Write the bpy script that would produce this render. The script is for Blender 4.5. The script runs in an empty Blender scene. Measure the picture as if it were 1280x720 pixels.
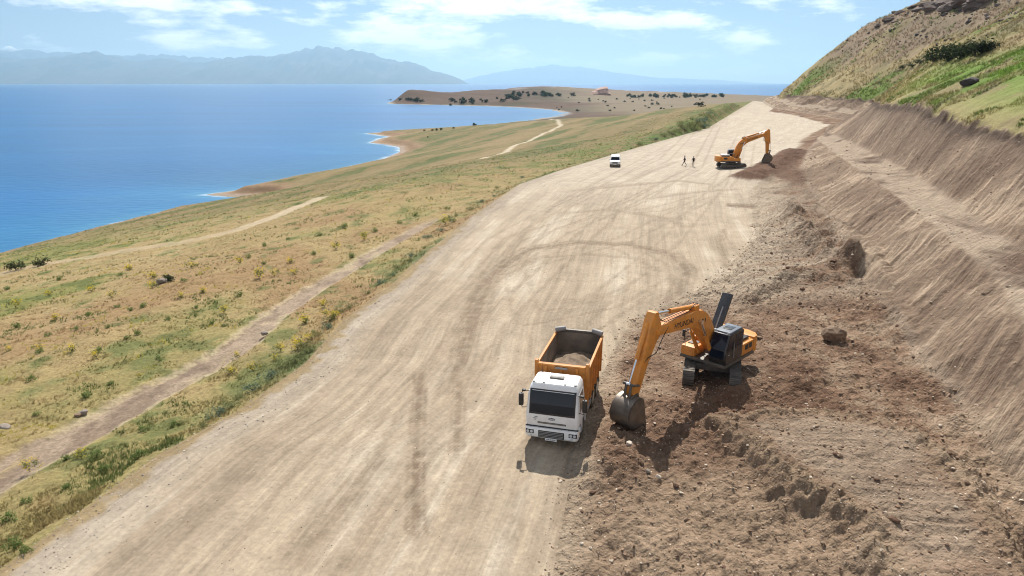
import bpy, bmesh, math, random
import numpy as np
from mathutils import Vector, Matrix

# ------------------------------------------------------------------ camera, light
SC = bpy.context.scene
COL = SC.collection
R = math.radians
CAM_H = 16.0
FPX = 853.3                       # focal length in pixels of the 1280 px wide frame
PITCH = math.atan(256.0 / FPX)
cam_d = bpy.data.cameras.new('camera'); cam = bpy.data.objects.new('camera', cam_d); COL.objects.link(cam)
cam_d.sensor_width = 36.0; cam_d.lens = 36.0 * FPX / 1280.0
cam_d.clip_start = 0.5; cam_d.clip_end = 250000.0
cam.location = (0, 0, CAM_H); cam.rotation_euler = (math.pi / 2 - PITCH, 0, 0)
SC.camera = cam
SC.cycles.filter_width = 1.05; SC.render.resolution_x = 1024; SC.render.resolution_y = 576

SUN_EL, SUN_AZ = 48.0, 3.0        # degrees; azimuth clockwise from +Y (the far side)
world = bpy.data.worlds.new('World'); SC.world = world; world.use_nodes = True
def build_world():
    nt = world.node_tree; nt.nodes.clear(); N = nt.nodes.new; L = nt.links.new
    out = N('ShaderNodeOutputWorld'); bg = N('ShaderNodeBackground'); bg.inputs[1].default_value = 0.052
    sky = N('ShaderNodeTexSky'); sky.sky_type = 'NISHITA'; sky.sun_disc = False
    sky.sun_elevation = R(SUN_EL); sky.sun_rotation = R(SUN_AZ)
    sky.altitude = 1650; sky.air_density = 1.0; sky.dust_density = 1.0; sky.ozone_density = 2.0
    geo = N('ShaderNodeTexCoord')
    sep = N('ShaderNodeSeparateXYZ'); L(geo.outputs['Generated'], sep.inputs[0])
    # clouds: noise over the direction, flattened towards the horizon
    mp = N('ShaderNodeMapping'); mp.inputs['Scale'].default_value = (6.0, 6.0, 24.0); mp.inputs['Location'].default_value = (2.3, 0.4, 1.15)
    L(geo.outputs['Generated'], mp.inputs['Vector'])
    n1 = N('ShaderNodeTexNoise'); n1.inputs['Scale'].default_value = 1.15; n1.inputs['Detail'].default_value = 9; n1.inputs['Roughness'].default_value = 0.60
    L(mp.outputs[0], n1.inputs['Vector'])
    r1 = N('ShaderNodeValToRGB'); r1.color_ramp.elements[0].position = 0.48; r1.color_ramp.elements[1].position = 0.60
    L(n1.outputs[0], r1.inputs[0])
    mix = N('ShaderNodeMixRGB'); mix.inputs[2].default_value = (20.0, 20.0, 19.6, 1)
    tint = N('ShaderNodeMixRGB'); tint.blend_type = 'MULTIPLY'; tint.inputs[0].default_value = 1.0; tint.inputs[2].default_value = (0.92, 0.98, 1.06, 1)
    L(sky.outputs[0], tint.inputs[1])
    fac = N('ShaderNodeMath'); fac.operation = 'MULTIPLY'; fac.inputs[1].default_value = 0.92
    # the cloud deck closes up towards the horizon
    hz = N('ShaderNodeMapRange'); hz.interpolation_type = 'SMOOTHSTEP'; hz.inputs['From Min'].default_value = 0.0; hz.inputs['From Max'].default_value = 0.045; hz.inputs['To Min'].default_value = 1.0; hz.inputs['To Max'].default_value = 0.0
    L(sep.outputs[2], hz.inputs[0]); mxm = N('ShaderNodeMath'); mxm.operation = 'MAXIMUM'; L(hz.outputs[0], mxm.inputs[0]); L(r1.outputs[0], mxm.inputs[1])
    L(mxm.outputs[0], fac.inputs[0]); L(fac.outputs[0], mix.inputs[0])
    L(tint.outputs[0], mix.inputs[1]); L(mix.outputs[0], bg.inputs[0]); L(bg.outputs[0], out.inputs[0])
build_world()

sun_d = bpy.data.lights.new('sun', 'SUN'); sun = bpy.data.objects.new('sun', sun_d); COL.objects.link(sun)
sun_d.energy = 5.0; sun_d.angle = R(0.5); sun_d.color = (1.0, 0.955, 0.88)
sd = Vector((math.sin(R(SUN_AZ)) * math.cos(R(SUN_EL)), math.cos(R(SUN_AZ)) * math.cos(R(SUN_EL)), math.sin(R(SUN_EL))))
sun.rotation_euler = sd.to_track_quat('Z', 'Y').to_euler()
SC.view_settings.view_transform = 'Standard'; SC.view_settings.look = 'None'
SC.view_settings.exposure = 0.55; SC.view_settings.gamma = 1.0; SC.view_settings.use_curve_mapping = False

# ------------------------------------------------------------------ helpers
def tag(o, label=None, cat=None, group=None, kind=None):
    if label: o['label'] = label
    if cat: o['category'] = cat
    if group: o['group'] = group
    if kind: o['kind'] = kind
    return o

def nmat(name, color, rough=0.8, metal=0.0, var=0.12, scale=3.0, bump=0.0, spec=0.3, dirt=None, dirt_amt=0.0, coat=0.0):
    """Procedural material: base colour broken up by noise, optional dust layer on top of the paint."""
    m = bpy.data.materials.new(name); m.use_nodes = True
    nt = m.node_tree; N = nt.nodes.new; L = nt.links.new
    b = nt.nodes['Principled BSDF']
    b.inputs['Roughness'].default_value = rough; b.inputs['Metallic'].default_value = metal
    b.inputs['Specular IOR Level'].default_value = spec
    if coat: b.inputs['Coat Weight'].default_value = coat
    tc = N('ShaderNodeTexCoord'); ns = N('ShaderNodeTexNoise'); ns.inputs['Scale'].default_value = scale; ns.inputs['Detail'].default_value = 5
    L(tc.outputs['Object'], ns.inputs['Vector'])
    mr = N('ShaderNodeMapRange'); mr.inputs['From Min'].default_value = 0.3; mr.inputs['From Max'].default_value = 0.7
    mr.inputs['To Min'].default_value = 1 - var; mr.inputs['To Max'].default_value = 1 + var; L(ns.outputs[0], mr.inputs[0])
    mx = N('ShaderNodeMixRGB'); mx.blend_type = 'MULTIPLY'; mx.inputs[0].default_value = 1; mx.inputs[1].default_value = (*color, 1)
    L(mr.outputs[0], mx.inputs[2]); last = mx.outputs[0]
    if dirt:
        n2 = N('ShaderNodeTexNoise'); n2.inputs['Scale'].default_value = scale * 0.7; n2.inputs['Detail'].default_value = 8; n2.inputs['Roughness'].default_value = 0.7
        L(tc.outputs['Object'], n2.inputs['Vector'])
        rp = N('ShaderNodeMapRange'); rp.inputs['From Min'].default_value = 0.38; rp.inputs['From Max'].default_value = 0.72
        rp.inputs['To Min'].default_value = dirt_amt * 0.25; rp.inputs['To Max'].default_value = dirt_amt; L(n2.outputs[0], rp.inputs[0])
        m2 = N('ShaderNodeMixRGB'); m2.inputs[2].default_value = (*dirt, 1); L(rp.outputs[0], m2.inputs[0]); L(last, m2.inputs[1]); last = m2.outputs[0]
    L(last, b.inputs['Base Color'])
    if bump:
        bp = N('ShaderNodeBump'); bp.inputs['Strength'].default_value = bump; bp.inputs['Distance'].default_value = 0.02
        L(ns.outputs[0], bp.inputs['Height']); L(bp.outputs[0], b.inputs['Normal'])
    return m

def mesh_from(name, V, F, mat=None, smooth=True, cols=None, parent=None):
    """fast mesh from numpy vertices and an (n,3) or (n,4) face array"""
    V = np.asarray(V, np.float32); F = np.asarray(F, np.int32); k = F.shape[1]
    me = bpy.data.meshes.new(name)
    me.vertices.add(len(V)); me.vertices.foreach_set('co', V.ravel())
    me.loops.add(F.size); me.loops.foreach_set('vertex_index', F.ravel())
    me.polygons.add(len(F)); me.polygons.foreach_set('loop_start', np.arange(0, F.size, k, dtype=np.int32))
    me.polygons.foreach_set('use_smooth', np.full(len(F), smooth, bool))
    me.update(calc_edges=True)
    if cols is not None:
        c4 = np.ones((len(V), 4), np.float32); c4[:, :cols.shape[1]] = cols
        at = me.color_attributes.new('Col', 'FLOAT_COLOR', 'POINT'); at.data.foreach_set('color', c4.ravel())
    if mat: me.materials.append(mat)
    o = bpy.data.objects.new(name, me); COL.objects.link(o)
    if parent: o.parent = parent
    return o

def _h(ix, iy, s):
    h = (ix.astype(np.uint32) * np.uint32(374761393) + iy.astype(np.uint32) * np.uint32(668265263) + np.uint32(s * 974711 & 0xffffffff))
    h = (h ^ (h >> np.uint32(13))) * np.uint32(1274126177); h = h ^ (h >> np.uint32(16))
    return (h & np.uint32(0xffffff)).astype(np.float32) * (1.0 / 16777215.0)
def vn(x, y, s=0):
    x = np.asarray(x, np.float64); y = np.asarray(y, np.float64)
    fx = np.floor(x); fy = np.floor(y); tx = (x - fx).astype(np.float32); ty = (y - fy).astype(np.float32)
    ix = fx.astype(np.int64); iy = fy.astype(np.int64)
    tx = tx * tx * (3 - 2 * tx); ty = ty * ty * (3 - 2 * ty)
    a = _h(ix, iy, s); b = _h(ix + 1, iy, s); c = _h(ix, iy + 1, s); d = _h(ix + 1, iy + 1, s)
    return (a + (b - a) * tx) * (1 - ty) + (c + (d - c) * tx) * ty          # 0..1
def fbm(x, y, o=4, s=0, g=0.5):
    t = 0; a = 1.0; n = 0
    for i in range(o):
        t = t + a * (vn(x, y, s + i * 17) - 0.5); n += a; a *= g
        x, y = x * 1.93 + y * 0.55 + 3.1, y * 1.93 - x * 0.55 + 7.7
    return t / n * 2                                                        # about -1..1
def sst(a, b, v):
    t = np.clip((v - a) / (b - a), 0, 1); return t * t * (3 - 2 * t)
def dseg(x, y, P):
    """distance to polyline P and the fraction along it"""
    best = np.full(np.shape(x), 1e18); tt = np.zeros(np.shape(x)); n = len(P) - 1
    for i in range(n):
        ax, ay = P[i][:2]; bx, by = P[i + 1][:2]; dx, dy = bx - ax, by - ay
        t = np.clip(((x - ax) * dx + (y - ay) * dy) / (dx * dx + dy * dy + 1e-9), 0, 1)
        d = (x - ax - t * dx) ** 2 + (y - ay - t * dy) ** 2
        m = d < best; best = np.where(m, d, best); tt = np.where(m, (i + t) / n, tt)
    return np.sqrt(best), tt
def inpoly(x, y, P):
    ins = np.zeros(np.shape(x), bool); n = len(P)
    for i in range(n):
        ax, ay = P[i][:2]; bx, by = P[(i + 1) % n][:2]
        c = ((ay > y) != (by > y)) & (x < (bx - ax) * (y - ay) / (by - ay + 1e-12) + ax)
        ins ^= c
    return ins
def sdf(x, y, P):
    d, _ = dseg(x, y, list(P) + [P[0]]); return np.where(inpoly(x, y, P), d, -d)

# survey helper: where a sight line of the photograph meets the ground
cP, sP = math.cos(PITCH), math.sin(PITCH)
def ray(px, py):
    a = (px - 640.0) / FPX; b = (py - 360.0) / FPX
    return a, cP - b * sP, -sP - b * cP
def zr(y):
    y = np.asarray(y, float)
    return np.where(y < 380, 0.02 * (y - 30), np.maximum(7 - 0.05 * (y - 380), -12))
def up(px, py, off=0.0, z=None):
    d = ray(px, py); zz = 0.0
    for i in range(60):
        t = (zz - CAM_H) / d[2]; zz = z if z is not None else float(zr(d[1] * t)) + off
    return (d[0] * t, d[1] * t, zz)
# ------------------------------------------------------------------ terrain: survey lines
LAKE = -20.0
def line(pts, pre=(), post=()):
    P = list(pre) + pts + list(post); P.sort(key=lambda p: p[1]); return np.array(P, float)
LE = line([up(*p) for p in [(0,712),(100,640),(200,567),(300,512),(380,455),(430,400),(490,355),(540,310),(590,270),(650,230),(700,213),(760,195),(820,178),(885,160),(900,128)]],
          [(-20.5,2,0),(-18.8,14,0)], [(150,430,0),(230,520,0),(420,700,0),(900,1100,0)])
R1 = line([up(*p) for p in [(690,720),(715,590),(745,480),(790,400),(880,360),(945,300),(935,240),(985,200),(1003,173),(1036,156),(1000,146),(960,139),(945,128)]],
          [(0.5,10,-.4)], [(172,430,4.5),(262,520,0)])
TO = line([up(*p, .5) for p in [(1280,650),(1200,520),(1130,430),(1080,360),(1045,300),(1020,250),(1000,215),(1012,185)]],
          [(15.5,8,.3)], [(79,176,3.6),(106,219,4.6),(108.5,255,5.2),(108,287,6),(128,361,7.5),(176,430,5.5)])
CR = line([up(*p) for p in [(1280,400,4.5),(1250,350,4.5),(1180,290,4.5),(1100,230,4),(1040,190,2.5),(1020,172,1)]],
          [(15.8,8,.5),(19.3,21,1.8)], [(81,176,5.0),(110,219,6.0),(112,255,6.6),(111.5,287,7.5),(131,361,9),(181,430,6.5)])
BA = line([up(*p) for p in [(1280,320,4.8),(1200,258,4.8),(1130,213,4.3),(1060,178,3),(1030,163,1.5)]],
          [(22,8,3.5),(27,25,4.4)], [(113,219,7.5),(114,255,8),(114.5,287,8.6),(134,361,10),(186,430,7.5)])
PT = line([(48.7,66,11.5),(52.5,82,11.9),(60,103,13.1),(70,134,12.5),(87,170,11.6),(117,219,10.6),(119,255,11),(119.5,287,11.1),(124,330,11.2)],
          [(30,8,9.5),(40,40,11)], [(140,370,11),(190,430,9)])
LINES = [R1, TO, CR, BA, PT]
def lx(Ln, y): return np.interp(y, Ln[:, 1], Ln[:, 0])
def lz(Ln, y): return np.interp(y, Ln[:, 1], Ln[:, 2])

SH = [up(*p, z=LAKE)[:2] for p in [(-60,334),(0,318),(100,292),(200,266),(300,250.5),(317,247),(285,246),(257,243.5),(295,238),(341,227),(372,222),(410,215),(475,200.5),(500,190),(499,184),(480,180.5),(462,178.5),(476,173),(487,171),(470,168.5),(457,166.8),(488,164.5),(560,160),(600,157),(640,153),(690,146.5),(706,141.5),(690,137.5),(660,135),(620,133),(560,131.5),(487,130.2),
      (484,128.4),(500,126.5),(600,123),(640,121),(690,118.3),(735,116.6),(765,116.8),(800,119),(850,120),(905,122)]]
LAND = [(-330,-200),(-190,60)] + SH + [(1300,2300),(6000,2600),(6000,-200)]

def zleft(x, y, fine=True):
    ds = sdf(x, y, LAND); dr, _ = dseg(x, y, LE)
    d = np.maximum(ds, 0); t = d / (d + dr + 1e-6)
    z = LAKE + (zr(y) - LAKE) * t
    far = sst(420, 900, y)
    # beach flat, then a low bluff
    z = z + np.where(ds > 0, (sst(5, 10, ds + 3 * fbm(x / 9, y / 9, 2, 5)) * 1.6 - 0.5 * sst(0, 8, ds)) * (1 - far) * sst(3, 25, dr), -0.15 * np.minimum(-ds, 25))
    z = z + fbm(x / 38, y / 38, 4, 3) * 1.5 * sst(8, 60, ds) * sst(4, 45, dr)
    # low hills on the far headland
    hs = 0
    for px, py, hh, w in [(505,128.3,13,60),(560,128,9,110),(620,126,15,130),(660,122,18,190),(700,124,9,150),(720,118,14,150),(780,122,5,200),(860,123,7,240),(640,131,6,80)]:
        c = up(px, py, z=LAKE); hs = hs + hh * np.exp(-(((x - c[0]) / w) ** 2 + ((y - c[1]) / (w * .9)) ** 2))
    z = z + 1.25 * hs * sst(0, 45, ds) * sst(500, 800, y)
    # overgrown spoil bank along the far road edge
    z = z + 3.0 * sst(150, 215, y) * (1 - sst(300, 345, y)) * sst(0.3, 4, dr) * (1 - sst(6, 15, dr))
    # soft shoulder of the near verge
    z = z - 0.35 * sst(0.1, 2.0, dr) * (1 - sst(10, 20, dr)) * (1 - sst(90, 150, y))
    return z

def lift(pts, f, n=9):
    """march sight lines on to a height function"""
    out = []
    for px, py in pts:
        d = ray(px, py); z = float(f(np.array([0.0]), np.array([60.0]))[0]) * 0 - 5
        t0, t1 = 18.0, None
        ts = np.geomspace(18, 1500, 700); zz = CAM_H + d[2] * ts
        g = f(d[0] * ts, d[1] * ts); k = np.argmax(zz < g)
        out.append((d[0] * ts[k], d[1] * ts[k], float(g[k])))
    return out
TRACK = lift([(-420,800),(-200,702),(-60,628),(0,592),(60,562),(120,530),(190,492),(250,460),(300,430),(340,395),(390,362),(440,332),(490,303),(530,281),(556,266)], zleft)
PATH = lift([(-160,372),(-40,350),(60,330),(150,315),(220,305),(300,287),(350,269),(385,254),(408,245)], zleft)
PATH2 = lift([(604,198),(640,184),(670,172),(690,163),(701,157),(698,152),(690,149)], zleft)
MARKS = [  # wheel marks on the road: polyline (pixels), width m, strength
    ([(527,460),(522,520),(519,600),(521,690)], .42, 1.0), ([(612,335),(588,380),(577,450),(572,520),(570,585)], .40, .75),
    ([(545,560),(585,420),(612,345),(660,312),(720,303),(790,306),(840,318),(860,338),(850,365),(800,395)], .9, .8),
    ([(600,425),(622,350),(672,322),(740,318),(800,324),(830,345)], .5, .5),
    ([(690,268),(760,262),(830,272),(862,288)], .8, .5), ([(480,570),(430,630),(360,720)], .7, .55), ([(560,520),(470,640),(420,730)], .8, .45),
    ([(700,240),(780,232),(850,226),(900,232)], 1.0, .5), ([(800,250),(870,240),(930,236)], .8, .5),
    ([(905,256),(940,258),(985,268)], 1.3, 1.3), ([(660,470),(600,560),(545,700)], .5, .4), ([(900,345),(950,352),(1000,360)], .35, .8),
    ([(905,285),(900,300),(910,340)], .5, .6), ([(700,380),(760,370),(820,380)], .7, .35), ([(640,400),(600,470),(560,560)], .5, .4),
    ([(850,200),(790,225),(720,240)], .6, .4), ([(560,330),(470,420),(330,560),(180,720)], .6, .35), ([(470,400),(300,560),(110,720)], .5, .3)]
PAIRS = [([(880,150),(830,200),(700,260),(560,400),(380,610),(290,740)], .5), ([(900,150),(870,210),(770,260),(640,380),(520,520),(430,740)], .6), ([(930,160),(900,230),(840,300),(720,400),(640,560),(600,740)], .5),
         ([(860,170),(760,225),(620,300),(470,450),(240,640),(160,740)], .45), ([(880,200),(800,250),(700,290),(640,330),(660,400),(760,380),(850,330)], .55), ([(900,240),(820,262),(740,268),(640,300),(560,400),(500,480)], .5),
         ([(760,300),(820,330),(830,370),(760,420),(690,560),(650,740)], .6), ([(940,170),(930,215),(880,250),(780,300),(620,340),(520,460),(330,740)], .45), ([(720,330),(680,420),(690,520),(670,640),(660,740)], .5), ([(560,620),(470,660),(340,740)], .4)]
MARKS = [([up(*p)[:2] for p in P], w, s, 0) for P, w, s in MARKS] + [([up(*p)[:2] for p in P], .24, s * .75, .95) for P, s in PAIRS]

PLAT = [up(*p, 1.1)[:2] for p in [(893,522),(935,545),(985,588),(1030,618),(1088,662),(1128,722)]] + [(12.2,14),(11,6),(20,6)] + [up(*p, 1.1)[:2] for p in [(1300,735),(1205,605),(1155,548),(1065,512),(962,513)]]
BERM = [up(*p, 1.0)[:2] for p in [(983,262),(1000,282),(1012,300),(1035,318),(1062,330)]]
SCARP = [up(*p, .6)[:2] for p in [(930,372),(962,358),(998,342),(1040,352),(1075,338),(1110,372)]]
SCARP_POLY = SCARP + [up(1085,325,.5)[:2], up(1045,290,.5)[:2], up(985,250,.3)[:2], up(950,300)[:2], up(925,340)[:2]]
SPOIL2 = [up(*p, 1.0)[:2] for p in [(938,216),(955,208),(975,199),(993,188)]]
SPOIL1 = [up(*p, .2)[:2] for p in [(740,590),(770,565),(820,545),(870,520),(905,500),(960,490),(1000,470)]]
EX1C = (11.2, 35.3); EX2C = (38.3, 120.4)

def zright(x, y):
    z = zright0(x, y); xt = lx(TO, y); xp = lx(PT, y); m = sst(-3, 0, x - xt) * (1 - sst(-1.2, -.3, x - xp)); k = .9
    return z + m * (.27 * (zright0(x - k, y) + zright0(x + k, y)) + .46 * z - z)
def zright0(x, y):
    xs = [lx(LE, y)] + [lx(l, y) for l in LINES]; zs = [zr(y)] + [lz(l, y) for l in LINES]
    z = np.array(zr(y), float) + 0 * x
    for i in range(5):
        t = (x - xs[i]) / np.maximum(xs[i + 1] - xs[i], .05); m = (t > 0)
        z = np.where(m, zs[i] + (zs[i + 1] - zs[i]) * np.clip(t, 0, 1), z)
    d = x - xs[5]
    steep = .62 + .18 * sst(120, 230, y)
    hill = steep * np.minimum(d, 36) + .47 * np.maximum(d - 36, 0)
    hill = hill + (fbm(x / 30, y / 30, 4, 9) * 3.0 + fbm(x / 9, y / 9, 3, 12) * .7) * sst(0, 14, d)
    # ledges of rock across the upper slope
    led = fbm(x / 60 + 3, y / 60, 2, 21) * 5 + hill
    hill = hill + (sst(.60, .78, np.mod(led / 17, 1)) - np.mod(led / 17, 1)) * 3.2 * sst(22, 34, hill) * sst(-.1, .3, fbm(x / 26, y / 26, 2, 44))
    hill = hill - .30 * np.maximum(y - 345, 0)
    return z + np.where(d > 0, hill, 0)

def sculpt(x, y):
    """earthworks relief right of the road; returns dz and soil masks"""
    xr, xt, xc, xb, xp = [lx(l, y) for l in LINES]; xl = lx(LE, y)
    w0 = fbm(x / 1.7, y / 1.7, 3, 31)
    dig = sst(-.4, 1.2, x - xr + 1.3 * fbm(x / 4, y / 4, 3, 33)) * (1 - sst(-.6, 1.0, x - xt))      # churned soil
    road = sst(0, .6, x - xl) * (1 - sst(-.6, .6, x - xr))
    lo = sst(-.5, .8, x - xt) * (1 - sst(-.3, .3, x - xc)); hi = sst(-.5, .5, x - xb) * (1 - sst(-.2, .3, x - xp)); ben = sst(-.2, .4, x - xc) * (1 - sst(-.5, .5, x - xb))
    hillm = sst(-.1, .4, x - xp - .5 * fbm(x, y, 3, 71))
    near = 1 - sst(95, 140, y); near2 = 1 - sst(60, 110, y)
    # road
    across = (x - xl); rut = fbm(across / 1.1, y / 18, 3, 41) * .045 + fbm(across / .35, y / 5, 2, 43) * .015
    dz = rut * road * near
    mk = np.zeros(np.shape(x)); sel = np.nonzero((x > xl - .5) & (x < xr + 6))[0]
    if len(sel):
        X, Yy = x[sel], y[sel]; nr_ = near[sel]; mks = np.zeros(len(sel)); dzs = np.zeros(len(sel))
        wob = .12 * fbm(X / .8, Yy / .8, 2, 46); mod = .6 + .4 * sst(.2, .6, vn(X * 3.1, Yy * 2.3, 48))
        for P, w, s, gap in MARKS:
            dd, tt = dseg(X, Yy, P)
            if gap: dd = np.abs(dd - gap)
            e = dd + wob
            band = (1 - sst(w * .6, w * 1.25, e)) * s * mod * (.55 + .45 * sst(.10, .25, np.abs(dd / w - .55))) * sst(0, .08, tt) * (1 - sst(.9, 1, tt))
            mks = np.maximum(mks, band); dzs = dzs - .03 * band * nr_ + .03 * nr_ * s * np.exp(-((e - w * 1.5) / (w * .4)) ** 2)
        mk[sel] = mks; dz = np.array(dz, float); dz[sel] += dzs
    # platform
    sp = sdf(x, y, PLAT) + .75 * fbm(x / 2.1, y / 2.1, 5, 51, .7) + .2 * fbm(x / .35, y / .35, 2, 52)
    rag = .35 + .65 * vn(x * .8, y * .8, 53)
    plat = sst(-1.7 * rag - .35, .25, sp)
    inner = sst(.3, 1.4, sp)
    dz = dz + plat * .85 * (1 - sst(27, 36, y) * .5) * dig
    edge = np.exp(-((sp - .05) / .55) ** 2)
    clods = .9 * (.5 - np.abs(fbm(x / .7, y / .5, 3, 54))) + .5 * vn(x / .2, y / .2, 49) - .2
    dz = dz + edge * (.42 * clods - .10) * dig
    # berm and scarp of the far scrape
    db, tb = dseg(x, y, BERM); db = db + .5 * fbm(x / 1.5, y / 1.5, 3, 55)
    dz = dz + 1.15 * np.exp(-(db / 1.1) ** 2) * (.6 + .6 * np.abs(fbm(x / 1.0, y / 1.4, 2, 56)) * 2)
    sc = sdf(x, y, SCARP_POLY) + .5 * fbm(x / 1.4, y / 1.4, 3, 57)
    dz = dz + .62 * sst(-.9, .3, sc) * (1 - .7 * sst(1.5, 7, sc))
    d2, _ = dseg(x, y, SPOIL2); sp2 = np.exp(-(d2 / 3.1) ** 2)
    dz = dz + 1.15 * sp2 * (1 + .5 * fbm(x / 2.0, y / 2.0, 3, 58))
    d1, _ = dseg(x, y, SPOIL1); sp1 = np.exp(-(d1 / 2.2) ** 2)
    dz = dz + sp1 * (.45 + .5 * fbm(x / 1.2, y / 1.2, 3, 59)) * dig * (1 - inner)
    pad = np.exp(-(((x - EX1C[0]) ** 2 + (y - EX1C[1]) ** 2) / 3.4 ** 2) ** 2)
    # churned soil: waves, clods, lumps
    rough = dig * (1 - .8 * inner) * (1 - .85 * pad)
    scr = sst(44, 52, y) * (1 - sst(100, 125, y))
    dz = dz + rough * near * (fbm(x / 3.2, y / 2.4, 3, 61) * .34 + (.25 - np.abs(fbm(x / 1.1, y / .9, 3, 62))) * .30 * (1 - .4 * scr) + (.3 - np.abs(fbm(x / .42, y / .42, 2, 69))) * .17 + (vn(x / .17, y / .17, 63) - .5) * .13)
    # dozer passes: ridges that sweep across the scrape
    q = y - .35 * x + 2 * fbm(x / 6, y / 6, 2, 64)
    dz = dz + scr * dig * fbm(q / .9, x / 9, 2, 65) * .16
    dz = dz + inner * dig * (fbm((x * .2 + y * .98) / .26, (x * .98 - y * .2) / 5, 2, 66) * .10 + fbm(x / 1.5, y / 1.5, 3, 67) * .07)
    lower = dig * sst(23, 25, 0 * y + 24) * (1 - sst(27, 30, y)) * (1 - plat) * (1 - sp1)
    dz = dz + lower * np.sin((y * 2.1 + .5 * x) * 2.2 + 3 * fbm(x / 3, y / 3, 2, 68)) * .05
    # teeth marks of the bucket down the cut faces
    q = y - .62 * x + .45 * fbm(x / 5, y / 5, 2, 73)
    teeth = (fbm(q / .30, x / 3.0, 2, 74) * .15 + fbm(q / 1.0, x / 4, 2, 75) * .09) * (.45 + .9 * vn(x / 2.5, y / 2.5, 80))
    slope_m = np.maximum(lo, hi)
    dz = dz + slope_m * teeth * (.35 + .65 * near) + slope_m * (fbm(x / 1.1, y / 1.1, 3, 76) * .20 + fbm(x / 5, y / 6, 3, 70) * .40)
    dz = dz + ben * (fbm(x / 1.3, y / 2.5, 3, 77) * .14)
    dz = dz + (.20 + .75 * np.maximum(fbm(x / 1.6, y / 2.2, 3, 81), -.2)) * np.exp(-((x - xt + .4) / 1.5) ** 2) * near + slope_m * near * (vn(x / .19, y / .19, 82) - .5) * .11
    # ragged lip where the turf breaks off
    lip = np.exp(-((x - xp) / .7) ** 2); dz = dz + lip * (.8 * fbm(x / 1.6, y / 1.6, 3, 78) - .3)
    far_cut = hi * sst(150, 190, y); dz = dz + far_cut * fbm(x / 4, y / 4, 3, 79) * 1.2
    return dz, dict(dig=dig, road=road, lo=lo, hi=hi, ben=ben, hill=hillm, mk=mk, plat=plat, inner=inner, edge=edge, sp1=sp1, sp2=sp2, pad=pad, scr=scr, sc=sc, db=db, q=q, across=across)

C = lambda r, g, b: np.array([r, g, b])
def mixc(a, b, m): return a + (b - a) * np.clip(m, 0, 1)[..., None]
def bc(c, x): return np.broadcast_to(c, x.shape + (3,)).copy()

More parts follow.
